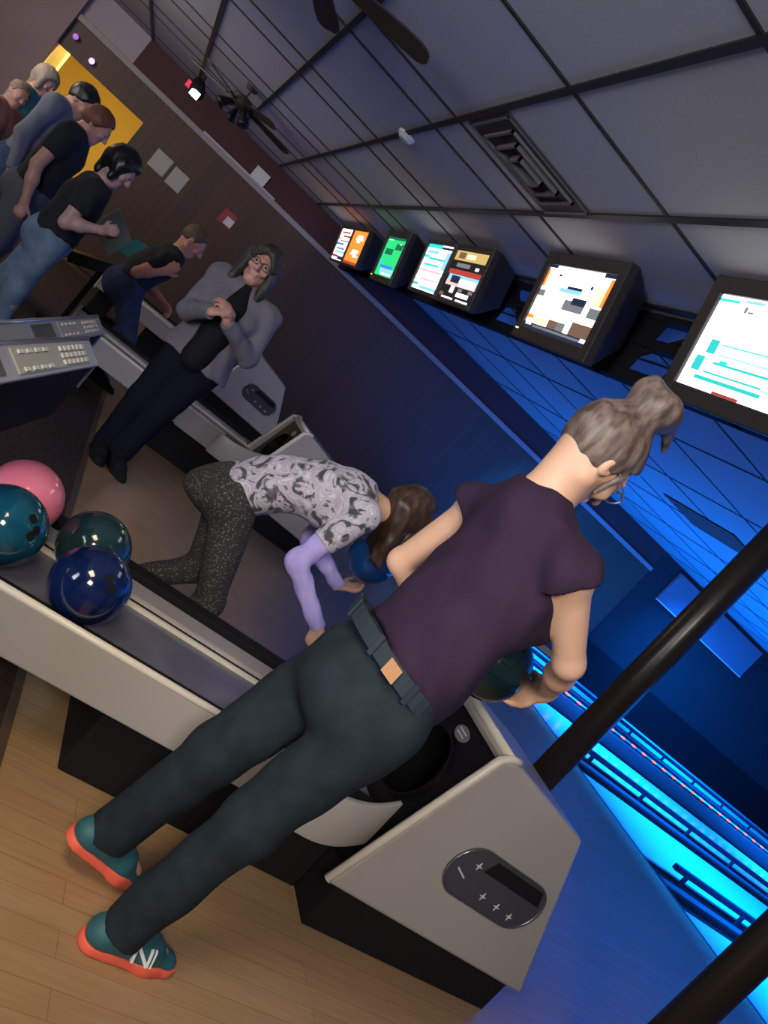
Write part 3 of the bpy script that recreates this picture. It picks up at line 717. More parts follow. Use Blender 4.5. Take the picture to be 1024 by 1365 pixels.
def fan(label, x, y, ang, light=None, nb=5):
    t = thing('ceiling_fan', label, 'ceiling fan', (x, y, CZ), (0, 0, ang), group='ceiling fans')
    MB().tube([(0, 0, 0), (0, 0, -.035)], [.07, .05], 24).build('canopy', fanm, t, smooth=False)
    MB().tube([(0, 0, -.03), (0, 0, -.12)], .014, 12).build('downrod', fanm, t)
    m = MB(); m.tube([(0, 0, -.11), (0, 0, -.13), (0, 0, -.20), (0, 0, -.235)], [.06, .11, .115, .06], 28); m.build('motor', fanm, t, bevel=.004)
    for k in range(nb):
        a = 2 * PI * k / nb; R = Matrix.Rotation(a, 4, 'Z') @ Matrix.Rotation(-.24, 4, 'X')
        out = []
        for (r, w) in ((.17, .045), (.30, .055), (.52, .065), (.60, .062), (.64, .045), (.655, .02)): out.append((r, w))
        pts = [Vector((r, w, 0)) for r, w in out] + [Vector((r, -w, 0)) for r, w in out[::-1]]
        Z = Vector((0, 0, -.19))
        b = MB().prism([R @ p + Z for p in pts], R @ Vector((0, 0, .009)))
        bo = b.build('blade', fanm, t)
        MB().prism([R @ p + Z for p in (Vector((.08, .02, .0)), Vector((.24, .03, .0)), Vector((.24, -.03, 0)), Vector((.08, -.02, 0)))], R @ Vector((0, 0, -.012))).build('blade_iron', black, bo)
    if light:
        for k in range(3):
            a = 2 * PI * k / 3 + .4; m = MB(); c = Vector((math.cos(a), math.sin(a), 0))
            m.tube([c * .03 + Vector((0, 0, -.23)), c * .10 + Vector((0, 0, -.25)), c * .16 + Vector((0, 0, -.32)), c * .17 + Vector((0, 0, -.34))], [.02, .035, .06, .062], 16)
            m.build('lamp_shade', black, t, smooth=True)
    return t
fan('dark brown ceiling fan above the approach, two blades showing', -3.95, -.14, math.radians(157), nb=4)
fan('dark ceiling fan with hanging lamp cups, near the maroon wall', -8.75, .02, .55, True)
sp = thing('spotlight', 'black ceiling spotlight with a glowing white face beside the maroon wall', 'spotlight', (-10.6, -.43, CZ))
MB().tube([(0, 0, 0), (0, 0, -.12)], .016, 10).build('stem', blackm, sp)
MB().tube([(-.10, -.02, -.10), (.0, .0, -.16), (.10, .03, -.22)], [.07, .09, .09], 20).build('can', blackm, sp, smooth=True)
MB().box(.06, .12, -.035, .075, -.28, -.20).build('lens', mat('spot_white', (1, 1, 1), .4, emit=3.0, ecol=(1, .93, .85)), sp, bevel=.004)
MB().box(.02, .06, -.12, -.06, -.24, -.16).build('indicator', mat('spot_red', (1, .05, .1), .4, emit=.35, ecol=(1, .05, .12)), sp, bevel=.004)
for lab, y, z in (('small purple party light over the yellow doorway, lower one', -1.546, 2.06), ('small dim purple party light on the dark lintel, upper one', -1.83, 2.14)):
    t = thing('party_light', lab, 'lamp', (WX, y, z))
    MB().tube([(0, 0, 0), (.05, 0, 0)], .035, 16).build('socket', blackm, t)
    MB().ball((.07, 0, 0), .035, 16, 10).build('bulb', mat('bulb_purple' + str(y), (.6, .2, 1), .4, emit=4 if y > -1.6 else .5, ecol=(.62, .22, 1.)), t, smooth=True)

# notices on the far wall
for lab, y, z, w, h in (('pale paper notice on the panelled wall, nearer the doorway', -.264, 1.721, .24, .25), ('cream paper notice on the panelled wall, beside the pale one', .016, 1.702, .22, .25)):
    o = MB().box(0, .006, -w / 2, w / 2, -h / 2, h / 2).build('wall_notice', mat('notice', (.40, .40, .36), .7), loc=(WX, y, z)); tag(o, lab, 'notice', 'paper notices')
o = MB().box(0, .012, -.11, .11, 0, .19).build('white_card', paper, loc=(WX + .012, .775, 2.387)); tag(o, 'white card propped on the grey wall trim', 'card')
o = MB().box(-.03, .03, 0, 1.2, 0, .022).build('white_strip', mat('strip_white', (.45, .45, .46), .6), loc=(WX + .005, -.10, 2.386)); tag(o, 'long pale strip lying on top of the wall trim', 'strip')
t = thing('wall_sign', 'small red and white sign on the dark panelled wall', 'sign', (WX, .80, 1.78))
MB().box(0, .012, -.10, .10, -.10, .10).build('backing', mat('sign_red', (.32, .04, .05), .6), t)
MB().box(.012, .016, -.02, .10, -.08, .03).build('white_panel', paper, t)

# ---------------------------------------------------------------- scoring consoles
con_side = mat('console_side', (.007, .008, .008), .7, spec=.15)
con_top = mat('console_top', (.34, .36, .44), .3, metal=.3)
con_pad = mat('console_keypad', (.34, .36, .33), .35)
key_w = mat('key_white', (.62, .63, .62), .4)
def console(label, x, y, ang, z, D):
    t = thing('scoring_console', label, 'console', (x, y, 0), (0, 0, ang), group='scoring consoles')
    # local: +x runs back toward the seats, origin at the far end; the narrow keyboard strip faces +y and up
    K_ = -.6; L_ = 1.15
    sl = lambda xx, v, dz=0: (xx, -v * D + dz * .51, z - v * D * K_ + dz * .86)      # v = 0 front edge, 1 back edge
    b = MB(); b.prism([(0, 0, z - .17), (0, -D - .03, z - .20), (0, -D - .012, z + D * .4), (0, -D, z + D * .6), (0, 0, z)], (L_, 0, 0)); b.build('body', con_side, t, bevel=.006)
    tp = MB(); tp.prism([sl(-.015, -.06), sl(-.015, 1.06), sl(-.015, 1.06, .012), sl(-.015, -.06, .012)], (L_ + .03, 0, 0)); tp.build('top_frame', con_top, t, bevel=.003)
    lp = MB(); lp.tube([sl(-.012, 1.06, .010), sl(L_ + .01, 1.06, .010)], .006, 8); lp.build('back_lip', steel, t, smooth=True)
    pd = MB(); pd.prism([sl(.07, .10, .012), sl(.07, .90, .012), sl(.07, .90, .015), sl(.07, .10, .015)], (.50, 0, 0)); po = pd.build('keypad', con_pad, t)
    for i in range(6):
        for j in range(3):
            v0, v1 = .18 + j * .24, .34 + j * .24; MB().prism([sl(.085 + i * .034, v0, .015), sl(.085 + i * .034, v1, .015), sl(.085 + i * .034, v1, .019), sl(.085 + i * .034, v0, .019)], (.024, 0, 0)).build('key', key_w, po)
    for i in range(4):
        for v0 in (.16, .70): MB().prism([sl(.36 + i * .05, v0, .015), sl(.36 + i * .05, v0 + .12, .015), sl(.36 + i * .05, v0 + .12, .018), sl(.36 + i * .05, v0, .018)], (.03, 0, 0)).build('key', key_w, po)
    MB().prism([sl(.64, .15, .012), sl(.64, .85, .012), sl(.64, .85, .015), sl(.64, .15, .015)], (.20, 0, 0)).build('dark_window', darkemb, t)
    e = MB(); e.prism([(-.004, .004, z), (-.004, -D, z + D * .6), (-.004, -D, z - .03), (-.004, .004, z - .075)], (-.016, 0, 0)); e.build('end_plate', con_top, t, bevel=.004)
    MB().box(.60, .98, -D - .06, -.01, 0, z - .17).build('pedestal', con_side, t, bevel=.01)
    MB().box(.56, 1.02, -D - .16, .03, 0, .05).build('foot', blackm, t, bevel=.01)
    return t
console('near scoring console with grey keypad strip, rising behind the pink ball', -2.182, .126, -.2165, .96, .056)
console('farther scoring console with grey keypad strip, second one behind the pink ball', -3.136, .134, -.1763, .88, .052)

# equipment by the men in the distance
t = thing('monitor_stand', 'pale green monitor panel on a black stand in front of the dark-haired person', 'monitor', (-7.3, -.0545, -.126)); t.scale = (1.09, 1.09, 1.09)
M = MB()
M.prism([(.0, -.20, .93), (.0, .02, .80), (.0, .10, 1.0), (.0, -.12, 1.13)], (.05, 0, 0)).build('screen_panel', mat('pale_green_panel', (.20, .25, .21), .5), t, bevel=.004)
MB().prism([(.02, .04, .88), (.02, .19, .90), (.02, .25, 1.06), (.02, .10, 1.04)], (.04, 0, 0)).build('teal_panel', mat('teal_panel', (.02, .22, .18), .5), t, bevel=.004)
MB().prism([(.12, -.20, .66), (.12, .13, .80), (.12, .17, .72), (.12, -.17, .58)], (-.25, 0, 0)).build('tray', black, t, bevel=.006)
MB().tube([(.03, .05, .70), (.05, .05, .118)], .022, 12).build('pole', blackm, t)
MB().tube([(.05, .05, .1165), (.05, .05, .135)], .16, 24).build('base', blackm, t)

# ================================================================ PEOPLE
Z = V(0, 0, 1)
sc_ = lambda J, k, dx=(0, 0, 0): {a: (V(0, 0, CAMH) + (V(*b) - V(0, 0, CAMH)) * k if not a.startswith('toe') else b) for a, b in J.items()}
relax = lambda f, r: dict(R=((f * .15 - Z), -r, f, .45), L=((f * .15 - Z), r, f, .45))

# --- bowler in the purple top
yaw = math.radians(14); f = V(-math.sin(yaw), math.cos(yaw), 0); r = V(math.cos(yaw), math.sin(yaw), 0)
J = dict(P=V(-1.50, .99, .90), W=V(-1.50, 1.005, 1.08), C=V(-1.51, 1.025, 1.27), N=V(-1.53, .975, 1.475), H=V(-1.53, 1.01, 1.615),
         shR=V(-1.375, 1.06, 1.39), shL=V(-1.685, .975, 1.35), elR=V(-1.40, 1.25, 1.235), wrR=V(-1.56, 1.405, 1.125), elL=V(-1.82, .985, 1.115), wrL=V(-1.765, 1.20, 1.015),
         hipR=V(-1.415, 1.0, .88), hipL=V(-1.585, .935, .88), knR=V(-1.46, .955, .49), knL=V(-1.63, .86, .50), anR=V(-1.50, .925, .080), anL=V(-1.70, .83, .135),
         toeR=V(-.08, 1, 0), toeL=un(V(-.1, 1, -.28)))
hm = mat('hair_greybrown', (.20, .155, .13), .5, var=.4, vscale=14, stretch=(4, 4, 1), col2=(.075, .05, .04))
def hair_hero(P, r, f, up, s):
    S = hair_cap(P, r, f, up, s, .010, .03, -.055)
    S.cone(P(0, -.04, .10), P(.0, -.05, .150), .045 * s, .048 * s, .03)
    S.ell(P(.0, -.05, .165), V(.060, .058, .048) * s, [r, f, up], .02)
    S.ell(P(.022, -.03, .185), V(.035, .040, .028) * s, [r, f, up], .02)
    S.ell(P(-.025, -.075, .175), V(.035, .035, .035) * s, [r, f, up], .02)
    S.cone(P(.0, -.01, .185), P(-.02, .05, .20), .024 * s, .014 * s, .02)
    S.cone(P(-.02, .05, .20), P(-.03, .10, .185), .014 * s, .005 * s, .01)
    S.cone(P(.01, -.01, .175), P(.01, .055, .175), .020 * s, .006 * s, .02)
    for sg in (-1, 1): S.cone(P(sg * .074, .03, .02), P(sg * .070, .035, -.055), .009 * s, .004 * s, .01)
    return S
def hero_extra(t, P, r_, f_, up_):
    # leather patch on the back of the waistband, belt and loops
    def wp(a, z, g=.0):   # point on the waist ellipse, a = angle from the back toward the right hip
        w = .158 + g; d = .118 + g
        return V(-1.50, .96, z) + (r * math.sin(a) * w - f * math.cos(a) * d)
    top = lambda p: 1.0 - .25 * (p[1] - .97)
    rows = []
    for i in range(33):
        a = -PI + 2 * PI * i / 32; p = wp(a, 1.0, .004); rows.append(p * V(1, 1, 0) + Z * top(p))
    bd = MB(); vs = []; fs = []
    for i, p in enumerate(rows):
        o_ = un((p - V(-1.5, .96, 0)) * V(1, 1, 0)) * .007
        vs += [p - Z * .040, p - Z * .040 + o_, p + o_, p]
    for i in range(32):
        for j in range(4): fs.append((4 * i + j, 4 * i + (j + 1) % 4, 4 * i + 4 + (j + 1) % 4, 4 * i + 4 + j))
    o = bd.add(vs, fs).build('waistband', mat('waistband_denim', (.022, .034, .046), .8, spec=.2), t, smooth=False); o.matrix_parent_inverse = Matrix.Translation(-Vector(t.location))
    for a in (-1.2, -.45, .35, 1.15):
        p = wp(a, 1.0, .012); z1 = top(p); q = un((p - V(-1.5, .96, 0)) * V(1, 1, 0)); sd_ = np.cross(q, Z) * .006
        lo = MB().prism([p * V(1, 1, 0) + Z * (z1 + .004) - sd_, p * V(1, 1, 0) + Z * (z1 + .004) + sd_, p * V(1, 1, 0) + Z * (z1 - .046) + sd_, p * V(1, 1, 0) + Z * (z1 - .046) - sd_], q * .005).build('belt_loop', mat('waistband_denim', (0, 0, 0)), t); lo.matrix_parent_inverse = Matrix.Translation(-Vector(t.location))
    m = MB()
    for i in range(3):
        a0, a1 = .62 + .08 * i, .70 + .08 * i
        z1 = top(wp(a0, 1, 0)) - .004; z2 = top(wp(a1, 1, 0)) - .004
        m.prism([V(*wp(a0, z1 - .036, .013)), wp(a1, z2 - .036, .013), wp(a1, z2, .013), wp(a0, z1, .013)], (r * math.sin(.75) - f * math.cos(.75)) * .005)
    o = m.build('waist_patch', mat('leather_patch', (.38, .20, .09), .6), t); o.matrix_parent_inverse = Matrix.Translation(-Vector(t.location)); o['label'] = 'tan leather patch on the waistband'
ppl = person('woman in a dark purple top and jeans with a grey-brown topknot walking with a ball', J, .985, f, f, un(V(-.12, .93, -.42)), V(.0, .30, 1), dict(
    R=(V(-.62, .02, -.62), V(-.35, -1, -.25), V(-.2, -.3, 1), .42), L=(V(.55, .55, -.45), V(.3, .1, .9), V(-.4, .9, .2), .40)),
    dict(shirt=mat('purple_cotton', (.027, .014, .036), .85, var=.12, vscale=12, bump=.2, bscale=120, spec=.2), trousers=mat('dark_denim', (.014, .024, .032), .85, var=.25, vscale=25, bump=.2, bscale=300, spec=.2), hair=hm,
         shoe=mat('shoe_teal', (.02, .11, .13), .6, var=.2, vscale=30), sole=mat('shoe_coral', (.75, .12, .07), .55)),
    'cap', .0048, hem=(V(-1.50, .99, .985), V(-.05, -.42, -1)), top=(V(-1.50, .97, 1.0), V(0, .25, 1)), flare=1.06, hairfn=hair_hero, gl=mat('glasses_frame', (.35, .35, .36), .25, metal=.7), n_logo=True, pw=.005, extra=hero_extra, shk=.92, fat=.92, butt=.012, loose=.012, noshoe_h=.0035)
ball('dark teal bowling ball carried at the waist of the woman in purple', -1.655, 1.285, 1.085, bm('ball_dark_teal', (.004, .022, .026), (.003, .010, .014)), None, None, .107)

# --- girl in the floral top
J = dict(P=V(-2.80, .80, .78), W=V(-2.79, .90, .90), C=V(-2.78, 1.06, 1.0), N=V(-2.78, 1.20, 1.085), H=V(-2.78, 1.395, 1.115),
         shR=V(-2.63, 1.18, 1.04), shL=V(-2.93, 1.18, 1.05), elR=V(-2.60, 1.09, .755), wrR=V(-2.57, 1.31, .615), elL=V(-2.95, 1.22, .78), wrL=V(-2.86, 1.41, .715),
         hipR=V(-2.725, .83, .75), hipL=V(-2.875, .82, .75), knR=V(-2.715, .985, .41), knL=V(-2.90, .93, .44), anR=V(-2.73, .92, .125), anL=V(-2.93, .66, .13),
         toeR=V(.05, 1, 0), toeL=un(V(0, 1, -.6)))
J = sc_(J, 1.03)
gf = V(0, 1, 0)
flo = bpy.data.materials.new('floral_jersey'); flo.use_nodes = True; nt = flo.node_tree; bs = nt.nodes['Principled BSDF']; tc = nt.nodes.new('ShaderNodeTexCoord')
vo = nt.nodes.new('ShaderNodeTexNoise'); vo.inputs['Scale'].default_value = 11; vo.inputs['Detail'].default_value = 3; vo.inputs['Distortion'].default_value = 2.2
rp = nt.nodes.new('ShaderNodeValToRGB'); rp.color_ramp.interpolation = 'LINEAR'
els = rp.color_ramp.elements; els[0].position = .36; els[0].color = (.05, .05, .06, 1); els[1].position = .62; els[1].color = (.56, .53, .60, 1)
e2 = els.new(.43); e2.color = (.16, .15, .17, 1); e3 = els.new(.47); e3.color = (.50, .47, .53, 1); e4 = els.new(.54); e4.color = (.36, .34, .40, 1)
nt.links.new(tc.outputs['Object'], vo.inputs['Vector']); nt.links.new(vo.outputs['Fac'], rp.inputs['Fac']); nt.links.new(rp.outputs['Color'], bs.inputs['Base Color']); bs.inputs['Roughness'].default_value = .8
leg_m = bpy.data.materials.new('flecked_leggings'); leg_m.use_nodes = True; nt = leg_m.node_tree; bs = nt.nodes['Principled BSDF']; tc = nt.nodes.new('ShaderNodeTexCoord')
vo = nt.nodes.new('ShaderNodeTexVoronoi'); vo.inputs['Scale'].default_value = 95
rp = nt.nodes.new('ShaderNodeValToRGB'); rp.color_ramp.elements[0].position = .12; rp.color_ramp.elements[0].color = (.17, .17, .16, 1); rp.color_ramp.elements[1].position = .40; rp.color_ramp.elements[1].color = (.028, .028, .028, 1)
nt.links.new(tc.outputs['Object'], vo.inputs['Vector']); nt.links.new(vo.outputs['Distance'], rp.inputs['Fac']); nt.links.new(rp.outputs['Color'], bs.inputs['Base Color']); bs.inputs['Roughness'].default_value = .9
def hair_girl(P, r, f, up, s):
    S = hair_cap(P, r, f, up, s, .024, .045, -.05)
    for k in range(9):     # long hair hanging straight down around the back and sides
        a = PI * (.10 + .80 * k / 8) + PI; x, y = math.cos(a), math.sin(a)
        p = P(.078 * x, -.02 + .085 * y, .02)
        L_ = .25 if abs(x) > .5 else .22
        S.cone(p, p + (r * x * .02 + f * .035) * s + V(0, .02, -L_) * s, .030 * s, .014 * s, .025)
    for sg in (-1, 1):
        S.cone(P(sg * .072, .035, .05), P(sg * .074, .02, -.06) + V(0, .01, -.10) * s, .022 * s, .012 * s, .02)
    return S
def girl_extra(t, P, r_, f_, up_):
    jj = dict(J); S = Sdf()
    for sd in 'RL':   # plain lavender sleeves below the floral shoulder caps
        sh, el, wr = V(*J['sh' + sd]), V(*J['el' + sd]), V(*J['wr' + sd]); w = un(wr - el); d = un(el - sh)
        S.cone(sh + d * .08, el, .046, .043, .02, cuts=((sh + d * .09, -d),)); S.cone(el, wr, .043, .031, .02, cuts=((wr + w * .01, w),))
    o = S.mesh('sleeves', mat('lavender_knit', (.42, .37, .80), .85, var=.08, vscale=30, bump=.25, bscale=80), .0055, t, wrinkle=.003, wf=55); o['label'] = 'plain lavender sleeves'
person('girl in a grey floral top with lavender sleeves bending over the ball return', J, .86, un(V(0, .85, -.5)), un(V(0, .6, -.8)), un(V(.05, .97, -.18)), V(0, .1, 1), dict(
    R=(V(.05, .45, -.85), V(-.8, .4, .2), V(-.3, .8, .2), .5), L=(V(-.05, .75, .35), V(.1, -.4, .9), V(-.8, -.2, .3), .45)),
    dict(shirt=flo, trousers=leg_m, hair=mat('hair_darkbrown', (.022, .013, .008), .45, var=.5, vscale=10, stretch=(6, 6, 1), col2=(.060, .030, .016)), skin=skin),
    'short', .0055, hem=(V(-2.80, .80, .78) * 1.0 + V(-.08, .0, -.02), V(0, -.75, -.66)), flare=1.04, hairfn=hair_girl, extra=girl_extra, fat=.92, hs=.93, pw=.003, top=(V(-2.88, .82, .80), V(0, .7, .7)))
ball('blurred bright blue bowling ball lifted by the girl in the floral top', -2.93, 1.475, .875, bm('ball_bright_blue', (.01, .08, .30), (.01, .05, .2)), None, None, .107)

# --- woman in the grey hoodie
wf_ = un(V(.95, -.22, 0)); wr_ = np.cross(wf_, Z)
J = dict(P=V(-4.90, .70, .86), W=V(-4.89, .70, 1.02), C=V(-4.87, .69, 1.18), N=V(-4.87, .67, 1.345), H=V(-4.85, .645, 1.485),
         shR=V(-4.90, .51, 1.29), shL=V(-4.82, .85, 1.29), elR=V(-4.78, .47, 1.03), elL=V(-4.76, .90, 1.04), wrR=V(-4.58, .555, 1.12), wrL=V(-4.58, .65, 1.13),
         hipR=V(-4.91, .62, .83), hipL=V(-4.89, .78, .83), knR=V(-4.88, .60, .45), knL=V(-4.86, .73, .45), anR=V(-4.90, .60, .085), anL=V(-4.87, .71, .085), toeR=un(V(1, .15, 0)), toeL=un(V(1, .45, 0)))
def hair_bob(P, r, f, up, s):
    S = hair_cap(P, r, f, up, s, .014, .040, -.05)
    for sg in (-1, 1):
        S.cone(P(sg * .080, .02, .03), P(sg * .088, .03, -.15), .032 * s, .026 * s, .03)
        S.cone(P(sg * .06, -.06, .0), P(sg * .07, -.05, -.16), .045 * s, .03 * s, .03)
        S.cone(P(sg * .02, .088, .085), P(sg * .070, .07, .02), .020 * s, .014 * s, .02)
    S.cone(P(0, -.08, .0), P(0, -.07, -.14), .06 * s, .04 * s, .03)
    return S
def hoodie_extra(t, P, r_, f_, up_):
    o = MB()   # black shirt front showing between the open hoodie halves
    S = Sdf(); c0 = V(*J['C']); w0 = V(*J['W']); p0 = V(*J['P'])
    S.cone(V(*J['N']) + wf_ * .055 - Z * .02, c0 + wf_ * .125, .045, .075, .03); S.cone(c0 + wf_ * .125, w0 + wf_ * .125, .075, .085, .03, n=wf_, sq=.85); S.cone(w0 + wf_ * .125, p0 + wf_ * .130 - Z * .02, .085, .085, .03, n=wf_, sq=.85)
    m = S.mesh('inner_shirt', blackm, .0065, t, wrinkle=.003); m['label'] = 'black shirt under the open hoodie'
person('woman in an open grey hoodie and dark trousers with glasses, hands clasped', J, 1.0, wf_, wf_, un(V(.93, -.30, .02)), V(0, 0, 1), dict(
    R=(V(.1, .62, .62), V(-.3, .75, .1), V(-.6, -.2, .7), .55), L=(V(.1, -.62, .62), V(-.3, -.75, .1), V(-.6, .2, .7), .55)),
    dict(shirt=mat('grey_hoodie', (.16, .15, .175), .9, var=.1, vscale=20), trousers=mat('navy_trousers', (.008, .009, .017), .9, spec=.1), hair=mat('hair_dark_streaked', (.050, .040, .036), .6, var=.5, vscale=7, col2=(.012, .009, .008)), skin=skin2),
    'long', .006, hem=(V(-4.9, .70, .80), -Z), hood=True, hairfn=hair_bob, gl=mat('glasses_dark', (.03, .03, .03), .3), fat=1.12, hs=1.08, flare=1.12, loose=.012, extra=hoodie_extra)

# --- bending man in black
bf = un(V(-.1, 1, 0))
J = dict(P=V(-5.80, .18, .82), W=V(-5.85, .20, .95), C=V(-5.92, .25, 1.06), N=V(-5.96, .30, 1.17), H=V(-5.93, .33, 1.315),
         shR=V(-5.74, .28, 1.12), shL=V(-6.12, .24, 1.12), elR=V(-5.66, .17, .93), wrR=V(-5.66, .29, 1.045), elL=V(-6.2, .25, .88), wrL=V(-6.1, .43, .86),
         hipR=V(-5.72, .20, .80), hipL=V(-5.90, .18, .80), knR=V(-5.70, .36, .45), knL=V(-5.92, .36, .46), anR=V(-5.66, .34, .085), anL=V(-5.93, .24, .085), toeR=V(0, 1, 0), toeL=V(0, 1, 0))
J = sc_(J, 1.15); J.update(anR=V(-6.52, .40, .085), anL=V(-6.83, .28, .085), knR=V(-6.55, .44, .41), knL=V(-6.81, .42, .42))
short = lambda P, r, f, up, s: hair_cap(P, r, f, up, s, .004, .03, .0)
blk = mat('black_tshirt', (.010, .012, .013), .9); den = mat('blue_denim', (.05, .085, .17), .9, var=.3, vscale=14)
person('man with short hair in a black shirt and jeans leaning forward beyond the consoles', J, 1.06, bf, un(V(-.1, .8, -.4)), un(V(.10, .93, -.25)), Z, dict(R=(V(.0, .4, .8), V(-1, 0, .2), V(0, 1, 0), .5), L=(V(0, .8, -.3), V(.5, 0, -.8), V(1, 0, 0), .5)),
    dict(shirt=blk, trousers=mat('dark_blue_denim', (.03, .045, .11), .9, var=.4, vscale=16), hair=mat('hair_short_brown', (.10, .055, .035), .6), skin=mat('skin_ruddy', (.62, .27, .19), .5)), 'short', .0075, male=True, hairfn=short, flare=1.08, hem=(V(-5.8, .18, .80), -Z))

# --- dark-haired person with folded hands
J, f, r = standing(-5.38, -.33, math.radians(-8), .93)
J.update(C=V(-5.37, -.315, 1.08), N=V(-5.34, -.30, 1.215), W=V(-5.38, -.32, .93), P=V(-5.40, -.32, .80), H=V(-5.31, -.265, 1.365), shR=V(-5.19, -.30, 1.165), shL=V(-5.53, -.33, 1.165), elR=V(-5.13, -.30, .93), wrR=V(-5.14, -.13, 1.03),
         elL=V(-5.58, -.28, .93), wrL=V(-5.32, -.10, 1.02), hipR=V(-5.32, -.31, .78), hipL=V(-5.48, -.33, .78), knR=V(-5.31, -.30, .44), knL=V(-5.47, -.38, .44), anR=V(-5.30, -.25, .085), anL=V(-5.49, -.44, .085))
def hair_shag(P, r, f, up, s):
    S = hair_cap(P, r, f, up, s, .022, .055, -.06)
    for sg in (-1, 1): S.cone(P(sg * .07, .02, .03), P(sg * .075, .03, -.07), .034 * s, .024 * s, .03)
    S.cone(P(0, -.07, 0), P(0, -.06, -.11), .06 * s, .04 * s, .03); return S
person('dark-haired person in a black shirt and pale blue jeans with folded hands', J, .93, f, f, un(V(.25, .9, -.28)), Z, dict(R=(V(-.3, .5, .4), V(-.8, .2, -.2), V(0, .2, 1), .6), L=(V(.7, .3, .3), V(.2, -.9, 0), V(0, .2, 1), .6)),
    dict(shirt=blk, trousers=mat('light_denim', (.17, .26, .36), .9, var=.35, vscale=9), hair=mat('hair_black', (.006, .006, .008), .4), skin=mat('skin_pinkish', (.45, .27, .25), .5)), 'short', .0075, hairfn=hair_shag, male=True, fat=1.06, flare=1.1)

# --- three more standing in line behind
J, f, r = standing(-6.02, -.62, math.radians(-6), .95); J['H'] = J['H'] + f * .03 - Z * .03
person('person in a black shirt with reddish hair, standing in front of the yellow doorway', J, .95, f, f, un(f - Z * .25), Z, relax(f, r),
    dict(shirt=blk, trousers=mat('grey_denim', (.10, .10, .11), .9), hair=mat('hair_auburn', (.16, .045, .025), .55), skin=skin2), 'short', .0085, hairfn=lambda P, r, f, up, s: hair_cap(P, r, f, up, s, .012, .04, -.06), male=True, fat=1.1, flare=1.12)
J, f, r = standing(-6.75, -.86, math.radians(-10), 1.0); J['H'] = J['H'] + f * .04 - Z * .05
person('tall man with dark hair in a grey long-sleeved shirt at the end of the row', J, 1.0, f, f, un(f - Z * .3 + V(.2, 0, 0)), Z, relax(f, r),
    dict(shirt=mat('slate_shirt', (.17, .18, .23), .9), trousers=den, hair=mat('hair_black', (0, 0, 0)), skin=skin2), 'long', .0085, hairfn=lambda P, r, f, up, s: hair_cap(P, r, f, up, s, .016, .045, .0), male=True, fat=1.05, flare=1.1)
J, f, r = standing(-7.7, -1.22, math.radians(-12), .93)
person('person with fair hair in a teal top, partly hidden behind the tall man in grey', J, .93, f, f, un(f + V(.3, 0, -.1)), Z, relax(f, r),
    dict(shirt=mat('teal_top', (.03, .14, .15), .9), trousers=den, hair=mat('hair_fair', (.30, .24, .19), .55), skin=skin2), 'short', .0085, hairfn=hair_shag)
J, f, r = standing(-6.9, -1.17, math.radians(-30), .80)
person('short person in a dusty pink top cut off by the edge of the photo', J, .80, f, f, un(f + V(.3, 0, -.1)), Z, relax(f, r),
    dict(shirt=mat('dusty_pink_top', (.30, .13, .13), .9), trousers=den, hair=mat('hair_light_brown', (.25, .15, .11), .55), skin=skin2), 'short', .0085, hairfn=short)

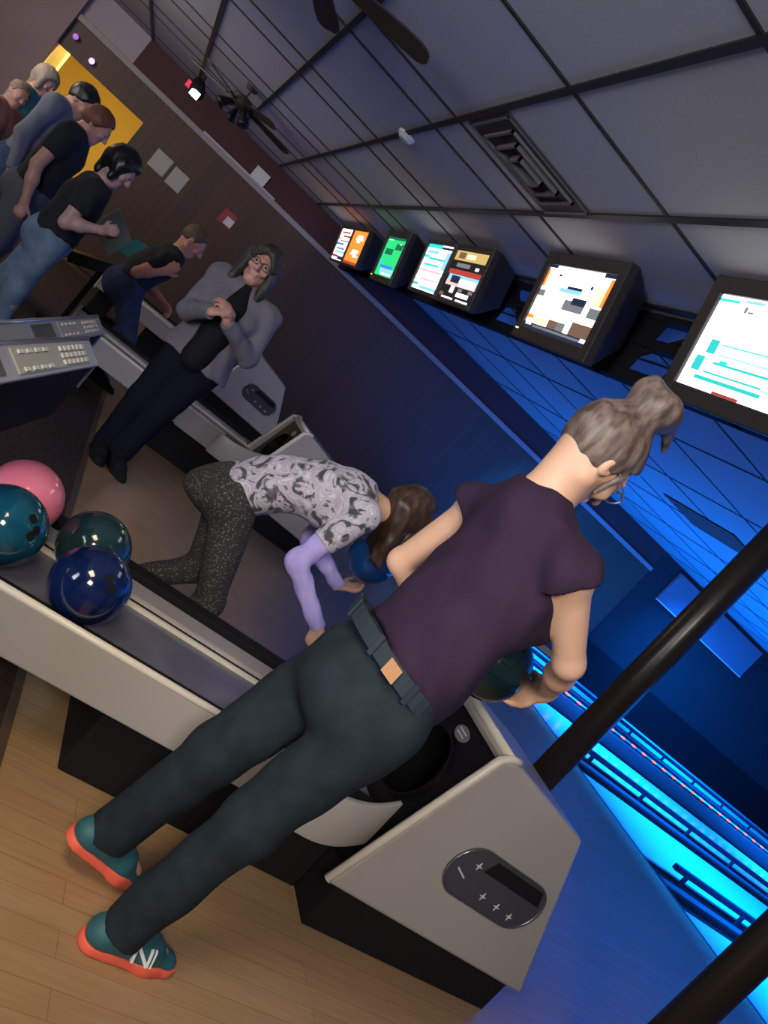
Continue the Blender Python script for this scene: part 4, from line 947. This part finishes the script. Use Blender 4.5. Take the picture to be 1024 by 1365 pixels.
# ================================================================ LIGHT
def area(name, loc, tgt, size, power, col, sy=None):
    l = bpy.data.lights.new(name, 'AREA'); l.energy = power; l.color = col; l.shape = 'RECTANGLE'; l.size = size; l.size_y = sy or size
    o = bpy.data.objects.new(name, l); C.objects.link(o); o.location = loc
    o.rotation_euler = (Vector(tgt) - Vector(loc)).to_track_quat('-Z', 'Y').to_euler(); return o
WARM = (1, .76, .50); BLUE = (.0, .17, 1)
area('concourse_lamp', (-.5, -.6, 2.7), (-1.25, .65, 0), .9, 16, WARM).data.spread = math.radians(88)
area('concourse_lamp_far', (-8.4, -3.2, 2.6), (-9.6, -.6, .9), 1.2, 62, (1, .76, .58))
area('approach_lamp', (1.6, -.6, 2.5), (-1.5, .95, 1.2), .8, 12, (1, .88, .76)).data.spread = math.radians(48)
area('ceiling_fill', (.6, -3.0, 1.7), (-3.6, .8, CZ), 2.0, 58, (.86, .88, 1)).data.spread = math.radians(90)  # added upward fill to brighten the ceiling, not a fixture of the hall
area('ceiling_fill_far', (-6.0, -3.6, 1.7), (-8.6, -.3, CZ), 1.6, 26, (1, .93, .88)).data.spread = math.radians(90)  # second added fill, lifts the ceiling toward the far wall
for x in (-1.2, -4.2, -7.1, -9.8):
    for y in (6.2, 10.6): area('lane_lamp', (x, y, 2.62), (x, y + 2.3, 0), 2.3, 620, BLUE, .4).data.spread = math.radians(104)
area('side_room_lamp', (-11.98, -1.2, 2.5), (-12.6, -1.6, 0), .2, 95, (1, .82, .42))
w = bpy.data.worlds.new('World'); bpy.context.scene.world = w; w.use_nodes = True
w.node_tree.nodes['Background'].inputs['Color'].default_value = (.75, .78, 1, 1); w.node_tree.nodes['Background'].inputs['Strength'].default_value = .085

# ================================================================ CAMERA
cd = bpy.data.cameras.new('camera'); cam = bpy.data.objects.new('camera', cd); C.objects.link(cam)
right = Vector((.2509, .7028, .6657)); down = Vector((.3548, .5732, -.7387)); fwd = Vector((-.9006, .4214, -.1055))
M = Matrix((right, -down, -fwd)).transposed().to_4x4()
cam.rotation_mode = 'QUATERNION'; cam.rotation_quaternion = M.to_quaternion(); cam.location = (0, 0, CAMH)
cd.sensor_fit = 'VERTICAL'; cd.sensor_height = 36; cd.sensor_width = 27; cd.lens = 36 * 1066 / 1365; cd.clip_start = .05
S_ = bpy.context.scene; S_.camera = cam
S_.view_settings.view_transform = 'Standard'; S_.view_settings.look = 'None'; S_.view_settings.gamma = 1; S_.view_settings.exposure = 0; S_.view_settings.use_curve_mapping = False
S_.cycles.max_bounces = 6; S_.cycles.use_denoising = True; S_.cycles.sample_clamp_indirect = 4
